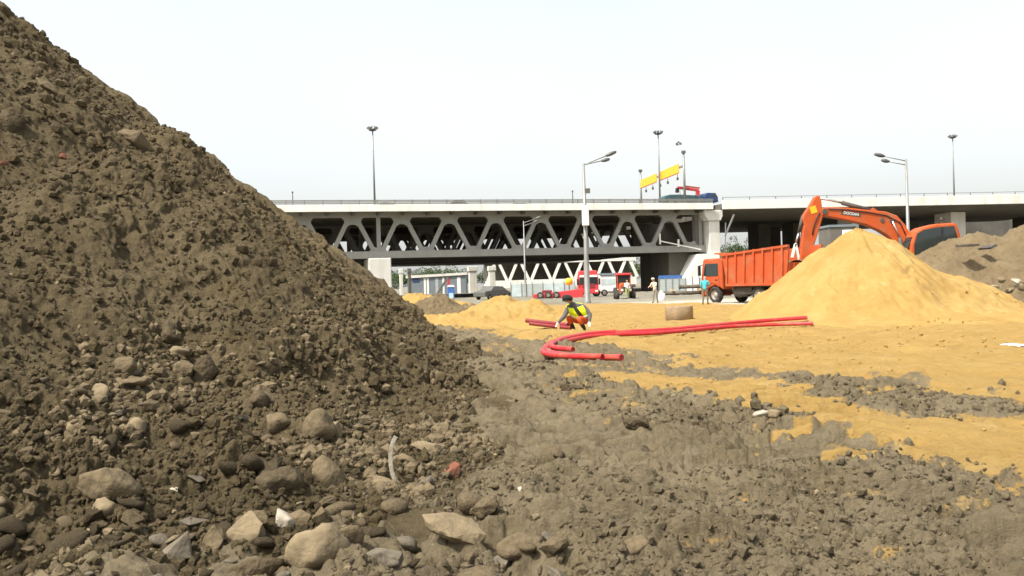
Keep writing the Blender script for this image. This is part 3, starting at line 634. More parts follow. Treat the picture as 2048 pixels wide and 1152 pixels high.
# ------------------------------------------------------------------ bridges
PHI = math.atan(.27); BO = Vector((0, 125, 0))
def bx(px, py=480, dy=0.):                        # local x on the bridge face (dy behind it) seen at a photo column
    d = ray(px, py); t = (125 + dy / math.cos(PHI)) / (d.y - .27 * d.x); return (d.x * t) / math.cos(PHI) + dy * math.tan(PHI) * 1.0
def truss_bridge(loc, label, x0, x1, xr, full=True, piers=True, first=True):
    b = empty('truss_bridge', loc, PHI, label, 'bridge')
    W = 25.; o_ = 2.7
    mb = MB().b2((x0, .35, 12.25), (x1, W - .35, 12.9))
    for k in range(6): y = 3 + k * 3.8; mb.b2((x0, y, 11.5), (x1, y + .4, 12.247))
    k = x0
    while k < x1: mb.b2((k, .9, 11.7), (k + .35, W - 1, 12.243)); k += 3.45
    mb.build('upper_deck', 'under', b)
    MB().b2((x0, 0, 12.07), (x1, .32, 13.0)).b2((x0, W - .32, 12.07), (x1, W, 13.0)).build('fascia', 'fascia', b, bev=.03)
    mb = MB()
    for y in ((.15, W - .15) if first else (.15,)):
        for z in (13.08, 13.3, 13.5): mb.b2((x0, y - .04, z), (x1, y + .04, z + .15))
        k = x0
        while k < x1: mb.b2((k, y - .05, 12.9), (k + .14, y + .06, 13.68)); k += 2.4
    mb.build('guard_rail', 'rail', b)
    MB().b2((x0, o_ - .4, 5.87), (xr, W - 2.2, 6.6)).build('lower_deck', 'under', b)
    L = 6.75
    for y in (o_, W - o_):
        MB().b2((x0, y - .35, 11.45), (xr, y + .35, 12.24)).build('top_chord', 'steel_grey', b)
        MB().b2((x0, y - .55, 5.8), (xr, y + .4, 6.78)).build('bottom_chord', 'steel_grey', b)
        n0 = int((x0 - XN) // L) if True else 0
        i = n0
        while XN + i * L < xr - 1:
            xt = XN + i * L
            if xt > x0 + 1:
                # gusset at top node, diagonals down to both neighbouring bottom nodes
                MB().prism([(xt - 1.55, 11.5), (xt - 1.18, 11.1), (xt - 1.1, 10.6), (xt - .72, 10.25), (xt - .3, 10.5), (xt + .3, 10.5), (xt + .72, 10.25), (xt + 1.1, 10.6), (xt + 1.18, 11.1), (xt + 1.55, 11.5)], y - .27, y + .27).build('gusset', 'steel_grey', b)
                xb = xt + L / 2
                MB().prism([(xb - 1.25, 6.72), (xb - 1.0, 7.05), (xb - .72, 7.5), (xb - .36, 7.3), (xb + .36, 7.3), (xb + .72, 7.5), (xb + 1.0, 7.05), (xb + 1.25, 6.72)], y - .27, y + .27).build('gusset', 'steel_grey', b)
                for s_ in (-1, 1):
                    xq = xt + s_ * L / 2
                    if xq < xr + .5: MB().beam((xt + s_ * .8, y, 10.8), (xq - s_ * .55, y, 6.75), .6, .5, (0, 1, 0)).build('diagonal', 'steel_grey', b)
            i += 1
    return b
XN = bx(803, 440, 2.7)
XR = bx(1408, 470, 2.7); XL = bx(380); XRR = bx(2350)
br = truss_bridge(BO, 'long double deck truss bridge with white edge crossing the photo', XL, XR + .3, XR, True)
for x_, w_ in ((bx(757, 470, 2.7), .55), (XR - .7, .5)):
    MB().b2((x_ - w_ / 2, 2.46, 6.79), (x_ + w_ / 2, 2.95, 11.44)).build('vertical_post', 'steel_grey', br)
nv = Vector((-math.sin(PHI), math.cos(PHI), 0))
for dy, dz, lb in ((25.1, .3, 'second double deck truss bridge, dark behind the nearest one'), (50.2, .55, 'third double deck truss bridge, farthest back against the bright sky')):
    b2 = copy_tree(br); b2.location = BO + nv * dy + Vector((0, 0, dz)); b2['label'] = lb
def pier_part(px0, px1, dy, depth, ztop, parent, m='concrete', name='pier', cap=True):
    xa, xb = bx(px0, 540, dy), bx(px1, 540, dy)
    mb = MB().b2((xa, dy, -1), (xb, dy + depth, ztop))
    return mb.build(name, m, parent, bev=.12)
pier_part(738, 783, 1.2, 6.5, 5.79, br)
pier_part(741, 780, 17, 6.5, 5.2, br)
# great pier wall coloured dark for shade and the column tower at the right end of the truss
xa, xb = bx(1338, 540, 4), bx(1442, 540, 4)
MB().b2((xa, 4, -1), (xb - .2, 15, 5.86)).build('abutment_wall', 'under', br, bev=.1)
xa2, xb2 = bx(1384, 540, .6), bx(1440, 540, .6)
MB().prism([(bx(1372, 550, .6), -1), (xb2, -1), (xb2, 5.4), (bx(1400, 520, .6), 5.4), (bx(1376, 550, .6), 1.9)], .6, 3.99).build('sunlit_patch', 'fascia', br)  # white slab cut to the sunlit patch, light painted onto the dark wall
xc0, xc1 = bx(1419, 470, .9), bx(1440, 470, .9)
tw = MB().b2((xc0, .9, 5.403), (xc1, 4.2, 10.4)).build('tower_column', 'concrete', br, bev=.08)
MB().b2((bx(1404, 470, 2.8), 3.2, 5.404), (xc0 - .01, 6, 12.2)).build('tower_wall', 'concrete', br)
MB().prism([(xc0 - .2, 10.403), (xc1 + .1, 10.403), (xc1 + .45, 11.1), (xc1 + .45, 12.0), (xc0 - .9, 12.0), (xc0 - .75, 11.2)], .7, 4.4).build('column_capital', 'concrete', br, bev=.06)
MB().b2((bx(1262, 470, 22), 21.4, 6.61), (bx(1416, 470, 22), 22.0, 11.44)).build('bay_blocker', 'under', br)  # added dark wall, blocks the sky so the end bays stay dark
# small white sloping rail by the lower chord
pa, pb = bx(1320, 482, 1.5), bx(1402, 500, 1.5)
MB().beam((pa, 1.5, 7.5), (pb, 1.5, 6.1), .16, .16).b2((pa - .1, 1.4, 7.0), (pa + .1, 1.6, 8.6)).b2((bx(1357, 490, 1.5) - .12, 1.4, 6.6), (bx(1357, 490, 1.5) + .12, 1.6, 7.7)).build('sloping_handrail', 'steel_white', br)

# the wide ramp bridge going on to the right
rb = empty('ramp_bridge', BO, PHI, 'wide flyover with white parapet running off to the right', 'bridge')
X0, X1 = bx(1446, 400), XRR
def slope(x): return .6 * (x - X0) / 55
for k, (dy, W) in enumerate(((0, 25), (25.1, 25), (50.2, 24))):
    z0, z1 = slope(X0), slope(X1); dz = .35 * k
    MB().prism([(X0, 12.05 + z0 + dz), (X1, 12.05 + z1 + dz), (X1, 13.75 + z1 + dz), (X0, 13.35 + z0 + dz)], dy, dy + .35).build('parapet', 'fascia', rb, bev=.03)
    v = []; ny = 14
    for x in (X0, X1):
        for j in range(ny + 1):
            t = j / ny; z = 12.3 - 1.15 * math.sin(PI * t) ** .6
            v.append((x, dy + .36 + t * (W - .4), z + slope(x) + dz))
        v += [(x, dy + W - .04, 12.9 + slope(x) + dz), (x, dy + .36, 12.9 + slope(x) + dz)]
    n = ny + 3
    f = [(i, (i + 1) % n, (i + 1) % n + n, i + n) for i in range(n)] + [tuple(range(n)), tuple(range(2 * n - 1, n - 1, -1))]
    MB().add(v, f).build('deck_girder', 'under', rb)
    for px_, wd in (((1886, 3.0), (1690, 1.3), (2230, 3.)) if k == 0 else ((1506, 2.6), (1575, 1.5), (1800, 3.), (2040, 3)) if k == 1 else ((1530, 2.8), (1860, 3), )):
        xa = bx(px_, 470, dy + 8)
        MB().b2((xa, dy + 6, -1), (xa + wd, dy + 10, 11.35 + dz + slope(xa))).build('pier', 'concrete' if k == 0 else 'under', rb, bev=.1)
MB().b2((bx(1925, 470, 51.5), 51.5, -1), (bx(1925, 470, 51.5) + 24, 53, 12.6 + slope(X1))).build('sky_gap_blocker', 'under', rb)  # added wall that closes a bright sky gap below the deck
mb = MB(); x = X0
while x < X1:
    z = 13.4 + slope(x) * 1.35; mb.b2((x, .1, z), (x + .1, .2, z + .42)); x += 4.5
mb.prism([(X0, 13.8), (X1, 13.8 + slope(X1) * 1.35), (X1, 13.87 + slope(X1) * 1.35), (X0, 13.87)], .1, .2)
mb.build('guard_rail', 'rail', rb)
MB().beam((bx(1450, 470, -.3), -.3, 6.5), (bx(1452, 470, -.3), -.3, 10.), .12, .12).beam((bx(1450, 470, -.3), -.3, 8), (bx(1468, 430, -.3), -.3, 11.2), .2, .2).build('drain_pipe', 'pole', rb)

# sunlit low truss bridge far beyond
fb = empty('truss_bridge', (0, 238, 0), R_(4), 'low sunlit pale truss footbridge far beyond, seen under the others', 'bridge')
pl, pr = at(985, 545, 238).x, at(1275, 540, 238).x; zb, zt = 2.9, 7.6
MB().b2((pl - 2, -.4, .9), (pr, .4, zb)).b2((pl - 2, .4, 1.6), (pr, 9, 2.2)).build('bottom_chord', 'steel_white', fb)
MB().b2((pl - 2, -.4, zt - .3), (pr, .4, zt + .6)).build('top_chord', 'steel_white', fb)
MB().b2((pl - 2, .41, zt + .05), (pr, 9, zt + .6)).build('deck', 'under', fb)
Lx = 44 / F * 238; i = 0; xt = at(1038, 540, 238).x - Lx
while xt < pr - 1:
    for s_ in (-1, 1): MB().beam((xt + s_ * .7, 0, zt - .3), (xt + s_ * (Lx / 2 - .35), 0, zb), .75, .6, (0, 1, 0)).build('diagonal', 'steel_white', fb)
    xt += Lx
MB().b2((pl - 2, 9.01, 1.2), (pr, 9.4, zt + .58)).build('dark_backing', 'under', fb)  # dark sheet added behind the lattice to make its bays look shaded
for x in (pl, (pl + pr) / 2, pr - 2): MB().b2((x, 1, -1), (x + 2, 8, 1.59)).build('pier', 'concrete', fb)

# columns of other spans seen under the lower deck
for (pa, pb, Y, m_, lb) in ((938, 953, 212, 'concrete', 'broad pale square column under the far spans'), (978, 990, 214, 'steel_white', 'slimmer pale square column right of the broad one'),
                        (799, 806, 213, 'steel_white', 'thin white column just right of the left bridge pier'), (816, 822, 211, 'under', 'thin dark column right of the thin white one')):
    a, c = at(pa, 560, Y), at(pb, 560, Y)
    t = empty('column', ((a.x + c.x) / 2, Y, 0), .2, lb, 'column'); h = (c.x - a.x) / 2
    MB().b2((-h, -h, -1), (h, h, 5.2)).build('shaft', m_, t, bev=.08); MB().b2((-h * 1.3, -h * 1.2, 5.2), (h * 1.3, h * 1.2, 6.3)).build('capital', m_, t, bev=.08)

# ------------------------------------------------------------------ site building, hoarding, pipes under the bridge
Y = 218; a, c = at(815, 575, Y), at(932, 575, Y); zt = at(870, 549, Y).z
t = empty('site_building', ((a.x + c.x) / 2, Y, 0), 0, 'long blue grey site building with pale and red stripes under the bridge', 'building'); hw = (c.x - a.x) / 2
MB().b2((-hw, 0, -.5), (hw, 8, zt - .4)).build('wall', 'cladding', t)
MB().prism([(-hw - .3, zt - .75), (hw + .3, zt - .3), (hw + .3, zt + .3), (-hw - .3, zt - .1)], -.35, 8.3).build('roof', 'concrete', t)
for px_, wp_, m_ in ((850, 4, 'white'), (856, 4, 'white'), (874, 6, 'fence'), (887, 4, 'white'), (897, 4, 'red'), (918, 7, 'white')):
    xx = at(px_, 575, Y).x - t.location.x; MB().b2((xx - wp_ / 2 * Y / F, -.06, 0), (xx + wp_ / 2 * Y / F, -.003, zt - .85)).build('pilaster', m_, t)
xx = at(831, 558, Y).x - t.location.x; MB().b2((xx - .7, -.12, zt - 1.7), (xx + .9, -.005, zt - .8)).build('sign_board', 'navy', t)
p = at(876, 590, 120); t = empty('conveyor', (p.x, 120, 0), 0, 'dark inclined beam propped before the site building', 'beam')
MB().beam((at(868, 588, 120).x - p.x, 0, 0), (at(896, 552, 120).x - p.x, 0, 2.9), .3, .3).build('beam', 'pole_dark', t); MB().beam((at(884, 588, 120).x - p.x, 0, -.1), (at(884, 567, 120).x - p.x, 0, 1.6), .15, .15).build('prop', 'pole_dark', t)
p = at(902, 586, 110); t = empty('portable_toilet', (p.x, 110, 0), .1, 'small blue cabin in front of the site building', 'cabin')
MB().b2((-.42, -.45, 0), (.42, .45, 1.55)).build('wall', 'blue', t, bev=.05); MB().prism([(-.47, 1.55), (.47, 1.55), (.3, 1.8), (-.3, 1.8)], -.5, .5).build('roof', 'white', t); MB().b2((-.27, -.5, .1), (.27, -.455, .8)).build('door', 'plastic_blue', t)
# dark parked car and scrap machinery by the columns
def car(name, loc, rz, label, paint, cat='car', L=4.3, W=1.75, H=1.5, group=None):
    t = empty(name, loc, rz, label, cat, group)
    pr_ = [(-L / 2, .35), (-L / 2, .85), (-L / 2 + .15, .95), (-L * .26, 1.0), (-L * .13, H - .03), (L * .05, H), (L * .24, H - .06), (L * .42, .98), (L / 2, .9), (L / 2, .35)]
    MB().prism(pr_, -W / 2, W / 2).build('body', paint, t, bev=.07)
    gl = [(-L * .235, 1.0), (-L * .125, H - .09), (L * .05, H - .06), (L * .22, H - .11), (L * .37, 1.0)]
    MB().prism(gl, -W / 2 - .012, W / 2 + .012).build('window', 'glass', t)
    for x in (-L * .31, L * .31):
        for y in (-W / 2 + .08, W / 2 - .08): wheel(t, x, y, .32, .2)
    return t
def wheel(t, x, y, r, w_, z=None):
    z = r if z is None else z; s = .5 * w_
    ty = MB().lathe([(r * .58, -s), (r * .9, -s), (r, -s * .6), (r, s * .6), (r * .9, s), (r * .58, s), (r * .58, -s)], (x, y, z), 24, 'Y').build('wheel', 'rubber', t, True)
    MB().lathe([(0, -s * .6), (r * .25, -s * .75), (r * .3, -s * .3), (r * .5, -s * .25), (r * .585, -s * .95), (r * .585, s * .95), (r * .5, s * .25), (r * .3, s * .3), (r * .25, s * .75), (0, s * .6)], (x, y, z), 20, 'Y').build('rim', 'rim', ty, True)
    return ty
p = at(983, 590, 100); car('parked_car', (p.x, 100, 0), .9, 'dark grey parked car beside the pale columns under the bridge', 'pole_dark')
# hoarding right of the pier wall
Y = 104; a, c = at(1318, 580, Y), at(1412, 575, Y)
t = empty('hoarding', (a.x, Y, 0), 0, 'grey green sheet metal hoarding with blue top strip before the pier wall', 'fence'); L = c.x - a.x
n = 7
for k in range(n): MB().b2((k * L / n + .02, 0, .1), ((k + 1) * L / n - .02, .05 + .02 * (k % 2), 1.75)).build('panel', 'fence' if k not in (4, 5) else 'white', t)
mb = MB()
for k in range(n + 1): mb.b2((k * L / n - .05, -.06, -.3), (k * L / n + .05, -.003, 1.9))
mb.build('post', 'pole', t); MB().b2((0, -.02, 1.76), (L * .5, .06, 2.15)).build('top_strip', 'blue', t)
Y = 92; a = at(1328, 590, Y); b_ = at(1424, 588, Y)
for k, (z, o_, lb) in enumerate(((.2, 0, 'lowest long brown steel pipe of the stack before the hoarding'), (.2, .42, 'long brown steel pipe behind the lowest one of the stack'), (.85, .15, 'topmost long brown steel pipe of the stack before the hoarding'))):
    t = empty('steel_pipe', (a.x + .3 * k + (1 if k == 2 else 0), Y + o_, z), .03, lb, 'pipe')
    MB().tube([(0, 0, 0), (b_.x - a.x, 0, 0)], .21, 14).build('barrel', 'rustpipe', t, True); MB().lathe([(.215, -.06), (.235, -.06), (.235, .06), (.215, .06)], (.1, 0, 0), 16, 'X').build('collar', 'chassis', t)
for k, dx in enumerate((.8, 3.6)): tag(MB().b2((a.x + dx, Y - .3, .43), (a.x + dx + .2, Y + .8, .62)).build('timber_bearer', 'wood', None), ('left', 'right')[k] + ' timber bearer between the stacked brown steel pipes', 'timber')
# wire fence panels behind the red trailer
Y = 112; a, c = at(1022, 585, Y), at(1150, 582, Y); t = empty('site_fence', (a.x, Y, 0), 0, 'grey panel fence behind the red trailer with light glazed sections', 'fence'); L = c.x - a.x
for k in range(6): MB().b2((k * L / 6 + .05, 0, .1), ((k + 1) * L / 6 - .05, .04, 1.65)).build('panel', ('glass_pale', 'fence', 'fence', 'glass_pale', 'glass_pale', 'fence')[k], t)
mb = MB()
for k in range(7): mb.b2((k * L / 6 - .05, -.05, -.2), (k * L / 6 + .05, .07, 1.9))
mb.build('post', 'pole', t)

# ------------------------------------------------------------------ street lamps and masts
def lamp(px_top, py_top, Y, arms, label, m='pole', banner=False, r=.15, thick=1.):
    p = at(px_top, py_top, Y); H = p.z
    t = empty('street_lamp', (p.x, Y, 0), 0, label, 'street lamp')
    MB().tube([(0, 0, -.3), (0, 0, .2), (0, 0, .25), (0, 0, 2.0 * thick), (0, 0, 2.1 * thick), (0, 0, H)], [r * 1.5, r * 1.5, r * 1.25, r * 1.2, r, r * .5], 14).build('pole', m, t, True)
    for ax, ay, bx_, by_ in arms:
        a, b_ = at(ax, ay, Y) - Vector((p.x, Y, 0)), at(bx_, by_, Y) - Vector((p.x, Y, 0)); a.x = 0; a.y = b_.y = 0
        a.z = min(a.z, H - .1); d = b_ - a; c = a + d * .68
        MB().tube([a, a + d * .15, c], .04, 8).build('arm', m, t, True)
        hd = MB(); u = d.normalized(); hd.tube([c - u * .05, c + u * .1, c + u * .45 * d.length * .32 * 2 * .5, b_ - u * .08, b_], [.05, .12, .15, .11, .03], 10)
        hd.build('lamp_head', 'pole_dark' if m == 'pole' else m, t, True)
    if banner:
        a, b_ = at(1171, 415, Y), at(1171, 452, Y); z0, z1 = b_.z, a.z
        MB().b2((.0 - .25, -.5, z0), (.25, -.17, z1 + .1)).build('light_box', 'white', t, bev=.05)
        MB().b2((.12, -.14, 8.2), (.42, .14, 8.55)).build('junction_box', 'pole_dark', t)
    return t
lamp(1167, 327, 66, [(1168, 330, 1233, 303), (1170, 324, 1220, 318)], 'tall two armed street lamp with white box in the middle of the site', 'pole', True, .17, 1.6)
lamp(1047, 442, 112, [(1048, 446, 1083, 433), (1048, 452, 1077, 441)], 'small distant street lamp in front of the truss at centre', 'pole', False, .12)
lamp(1812, 318, 66, [(1812, 322, 1748, 308), (1813, 330, 1762, 320)], 'two armed street lamp behind the orange excavator cab', 'pole', False, .15)
def mast(px, pyt, pyb, Y, label, group=None, sc_=1.):
    a, b_ = at(px, pyt, Y), at(px, pyb, Y)
    t = empty('high_mast_light', (a.x, Y, 12.9 if b_.z > 12 else 0), 0, label, 'mast light', group); h = a.z - t.location.z
    MB().tube([(0, 0, -.05), (0, 0, h)], [.16 * sc_, .09 * sc_], 10).build('pole', 'pole', t, True)
    MB().lathe([(.1, h - .5), (.55, h - .35), (.6, h - .25), (.1, h - .1)], n=14).build('crown_ring', 'pole_dark', t)
    for k in range(6):
        a_ = k * PI / 3 + .3; c = Vector((math.cos(a_) * .62, math.sin(a_) * .62, h + .02))
        MB().box(c, (.42, .34, .3), Matrix.Rotation(a_, 3, 'Z') @ Matrix.Rotation(R_(35), 3, 'Y')).build('floodlight', 'pole', t, bev=.03)
mast(745, 256, 402, 128, 'tall flood light mast on the bridge deck at left')
mast(1316, 264, 400, 142, 'tall flood light mast on the bridge deck beside the yellow sign gantry')
mast(1905, 272, 390, 160, 'faint flood light mast on the flyover at far right')
for px_, y0, y1, lb in ((585, 386, 406, 'short thin post on the bridge deck at far left'), (1145, 384, 404, 'short thin post on the bridge deck near the middle')):
    a = at(px_, y0, 130); t = empty('marker_post', (a.x, 130, 12.9), 0, lb, 'post'); h = a.z - 12.9
    MB().tube([(0, 0, 0), (0, 0, h)], [.09, .06], 8).build('shaft', 'pole_dark', t); MB().lathe([(0, h), (.13, h + .02), (.13, h + .2), (0, h + .25)], n=10).build('cap', 'pole_dark', t)
# sign gantry over the bridge deck
gN, gF = at(1367, 306, 132.5), at(1281, 350, 154.)
t = empty('sign_gantry', (gN.x, gN.y, 12.9), 0, 'yellow sign gantry spanning the bridge deck with small hanging lamps', 'sign gantry')
o = Vector(t.location); P_ = lambda px, py, Y: at(px, py, Y) - o
fN = gF - o
for q, h in ((Vector((0, 0, 0)), gN.z - 12.9), (Vector((fN.x, fN.y, 0)), gF.z - 12.9 + .6)):
    MB().tube([(q.x, q.y, -.05), (q.x, q.y, h)], [.2, .15], 10).build('post', 'pole', t, True)
    MB().box((q.x, q.y, h + .15), (.6, .5, .4)).build('camera_box', 'pole_dark', t, bev=.05)
bN, bF = Vector((0, 0, at(1367, 334, 132.5).z - 12.9)), Vector((fN.x, fN.y, at(1281, 370, 154).z - 12.9))
MB().beam(bN + Vector((0, 0, .2)), bF + Vector((0, 0, .2)), .25, .25).build('crossbeam', 'pole', t)
for f0, f1 in ((.07, .47), (.56, .96)):
    a_, b_ = bN.lerp(bF, f0), bN.lerp(bF, f1); a_.x -= .25; b_.x -= .25
    MB().beam(a_, b_, .12, 1.45).build('sign_panel', 'yellow', t, bev=.02)
    MB().beam(a_ - Vector((.08, 0, .68)), b_ - Vector((.08, 0, .68)), .1, .12).build('panel_edge', 'orange', t)
for f0 in (.12, .33, .5, .68, .85):
    q = bN.lerp(bF, f0) - Vector((.1, 0, .78)); MB().beam(q, q - Vector((0, 0, .55)), .08, .08).box(q - Vector((0, 0, .65)), (.3, .3, .4)).build('hanging_lamp', 'pole_dark', t)
a = at(1357, 288, 140); t = empty('camera_mast', (a.x, 140, 12.9), 0, 'slim mast with cluster of cameras beside the gantry near post', 'camera mast'); h = a.z - 12.9
MB().tube([(0, 0, 0), (0, 0, h)], [.1, .05], 8).build('pole', 'steel_white', t); MB().box((-.25, 0, h), (.35, .3, .4)).box((.3, 0, h + .05), (.35, .3, .35)).box((0, 0, h + .3), (.3, .3, .2)).build('camera_cluster', 'pole_dark', t, bev=.04)

# ------------------------------------------------------------------ traffic on the bridge
Y = 136; o = at(1376, 402, Y); t = empty('crane_truck', (o.x, Y, 12.9), PHI, 'blue truck with teal load and red folded crane on the bridge', 'truck')
q = lambda px, py: ((at(px, py, Y).x - o.x) / math.cos(PHI), at(px, py, Y).z - 12.9)
MB().prism([q(1404, 404), q(1404, 391), q(1409, 386), q(1427, 386), q(1432, 394), q(1433, 404)], -1.2, 1.2).build('cab', 'navy', t, bev=.08)
MB().prism([q(1419, 394), q(1421, 388), q(1427, 388), q(1431, 394)], -1.215, 1.215).build('window', 'glass', t)
MB().prism([q(1320, 404), q(1320, 396), q(1330, 392), q(1350, 391), q(1398, 392), q(1400, 404)], -1.2, 1.2).build('load', 'teal', t, bev=.1)
MB().b2((q(1322, 404)[0], -.9, .45), (q(1432, 404)[0], .9, .75)).build('chassis', 'chassis', t)
x1_, z1_ = q(1396, 392); x2_, z2_ = q(1397, 380); x3_, z3_ = q(1354, 379); x4_, z4_ = q(1353, 386)
MB().beam((x1_, 0, z1_), (x2_, 0, z2_), .4, .55).beam((x2_ + .1, 0, z2_), (x3_, 0, z3_ + .25), .35, .4).build('crane_arm', 'red', t, bev=.04); MB().beam((x3_, 0, z3_ + .2), (x4_, 0, z4_), .5, .5).build('grab', 'black', t, bev=.1); MB().beam((x2_ + .3, 0, z2_ + .35), (q(1372, 380)[0], 0, z3_ + .45), .25, .2).build('hydraulic_ram', 'orange', t)
for px_ in (1335, 1350, 1418):
    for y in (-1., 1.): wheel(t, q(px_, 400)[0], y, .5, .3)
for px_, lb, pt, Y in ((912, 'dark green car whose roof shows above the bridge rail', 'chassis', 134), (768, 'grey car on the bridge beside the left mast', 'pole', 131), (1035, 'dark car low behind the bridge rail near the middle', 'pole_dark', 138)):
    p = at(px_, 405, Y); car('passing_car', (p.x, Y, 12.9), PHI, lb, pt, 'car', 4.3, 1.75, 1.62 if px_ == 912 else 1.35, None)

# ------------------------------------------------------------------ dump truck
def dump_truck(loc, rz, label):
    t = empty('dump_truck', loc, rz, label, 'truck')
    # local x forward, y left, z up
    MB().b2((-3.6, -.45, .75), (2.9, .45, 1.02)).b2((-.8, -1.1, .55), (.9, -.5, 1.0)).b2((-.7, .5, .55), (.7, 1.1, 1.0)).build('chassis', 'chassis', t, bev=.04)
    cab = MB().prism([(1.75, .85), (1.75, 2.72), (1.85, 2.82), (3.45, 2.82), (3.6, 2.72), (3.78, 1.75), (3.8, .75), (3.55, .5), (3.3, .5), (3.2, .95), (2.5, 1.15), (2.1, 1.05)], -1.22, 1.22).build('cab', 'orange_truck', t, bev=.08)
    for y in (-1.235, 1.235):
        s = 1 if y > 0 else -1
        MB().prism([(2.15, 1.72), (2.15, 2.5), (3.35, 2.5), (3.55, 1.72)], y - .012, y + .012).build('side_window', 'glass', cab)
        dr = MB().prism([(2.08, 1.0), (2.08, 1.68), (3.6, 1.68), (3.62, 1.2), (3.3, 1.1), (2.7, 1.3), (2.3, 1.2)], y - .014, y + .014).build('door', 'orange_truck', cab, bev=.006); MB().b2((2.2, y + s * .015, 1.45), (2.42, y + s * .045, 1.5)).build('handle', 'black', dr)
        mr = MB().b2((3.62, y + s * .12, 1.75), (3.72, y + s * .32, 2.4)).build('mirror', 'black', t, bev=.03); MB().beam((3.55, y, 2.45), (3.67, y + s * .22, 2.4), .04, .04).build('mirror_arm', 'black', mr)
        MB().b2((3.781, s * .62, .92), (3.82, s * 1.02, 1.12)).build('headlight', 'white', t)
    MB().prism([(3.615, 2.62), (3.63, 2.62), (3.79, 1.78), (3.775, 1.75)], -1.08, 1.08).build('windscreen', 'glass', cab)
    MB().b2((3.72, -1.2, .42), (3.86, 1.2, .8)).build('bumper', 'orange_truck', t, bev=.05)
    # body of the tipper: sloping front with canopy over the cab
    body = MB(); yo = 1.24
    out = [(-3.75, 1.12), (-3.95, 2.98), (1.55, 2.72), (2.25, 2.72), (2.25, 2.62), (1.35, 1.12)]
    for s in (-1, 1):
        body.prism([(-3.72, 1.12), (-4.0, 3.3), (1.68, 2.98), (1.3, 1.12)], s * yo - .05, s * yo + .05)
    body.b2((-3.7, -1.19, 1.05), (1.3, 1.19, 1.2)).prism([(1.25, 1.12), (1.62, 3.0), (2.5, 3.08), (2.5, 3.17), (1.55, 3.1), (1.15, 1.12)], -1.19, 1.19)
    tb = body.build('tipper_body', 'orange_truck', t, bev=.02)
    for k in range(7):
        x = -3.5 + k * .78; dz = .04 * (x - 1.6)
        for s in (-1, 1): MB().beam((x + .06, s * (yo + .09), 1.15), (x - .06, s * (yo + .09), 3.08 - .05 * (x - 1.6)), .1, .14, (1, 0, 0)).build('rib', 'orange_truck', tb)
    for s in (-1, 1):
        MB().beam((-4.0, s * (yo + .07), 3.28), (1.68, s * (yo + .07), 2.97), .16, .13).build('top_rail', 'orange_truck', tb); MB().beam((-3.7, s * (yo + .07), 1.14), (1.3, s * (yo + .07), 1.14), .16, .16).build('bottom_rail', 'orange_truck', tb)
    tg = MB().prism([(-3.78, 1.15), (-3.9, 2.35), (-3.84, 2.35), (-3.71, 1.15)], -1.18, 1.18).build('tailgate', 'orange_truck', t)
    for k in range(3): MB().beam((-3.82, -.8 + k * .8, 1.2), (-3.93, -.8 + k * .8, 2.3), .1, .1).build('rib', 'orange_truck', tg)
    v = [(x, y, 2.35 + .35 * math.exp(-(x + 1) ** 2 / 3 - y * y) + .1 * math.sin(x * 5 + y * 3)) for x in [-3.7 + .25 * i for i in range(21)] for y in [-1.15 + .23 * j for j in range(11)]]
    me = MB().add(v, [(i * 11 + j, (i + 1) * 11 + j, (i + 1) * 11 + j + 1, i * 11 + j + 1) for i in range(20) for j in range(10)]); ld = me.build('load', 'dirt_far', t, True); ld['label'] = 'heaped grey brown soil in the tipper'
    for x in (2.6, -1.35, -2.7):
        for y in (-1.02, 1.02): wheel(t, x, y, .54, .34 if x > 0 else .42)
    for s in (-1, 1):
        MB().prism([(-3.45, 1.0), (-3.3, 1.13), (-.75, 1.13), (-.6, 1.0), (-.6, .97), (-3.45, .97)], s * 1.02 - .2, s * 1.02 + .2).build('mudguard', 'black', t)
        MB().tube([(.9, s * .85, .7), (-.2, s * .85, .7)], .3, 14).build('fuel_tank', 'chassis', t, True)
        MB().b2((-3.72, s * .95 - .18, .85), (-3.66, s * .95 + .18, 1.0)).build('tail_light', 'red', t)
    MB().tube([(1.55, -.9, 1.0), (1.55, -.9, 2.5)], .09, 10).build('air_intake', 'black', t)
    return t
TY = 54.; p = at(1504, 590, TY)
dump_truck((p.x + .35, TY, .0), R_(180 - 63), 'orange dump truck with ribbed tipper body parked before the flyover')

# ------------------------------------------------------------------ excavator
Y = 52.; o = at(1835, 560, Y); EZ = 1.55
t = empty('excavator', (o.x, Y, EZ), 0, 'orange crawler excavator standing on dirt behind the sand cone, boom reaching left', 'excavator')
e = lambda px, py: (at(px, py, Y).x - o.x, at(px, py, Y).z - EZ)
E = lambda pts: [e(*p) for p in pts]
boom = MB().prism(E([(1640, 417), (1652, 415), (1690, 416), (1735, 421), (1768, 424), (1790, 432), (1806, 450), (1816, 468), (1815, 484), (1803, 496), (1792, 494), (1772, 472), (1754, 461), (1728, 450), (1690, 441), (1652, 434), (1641, 431)]), -.32, .32).build('boom', 'orange', t, bev=.05)
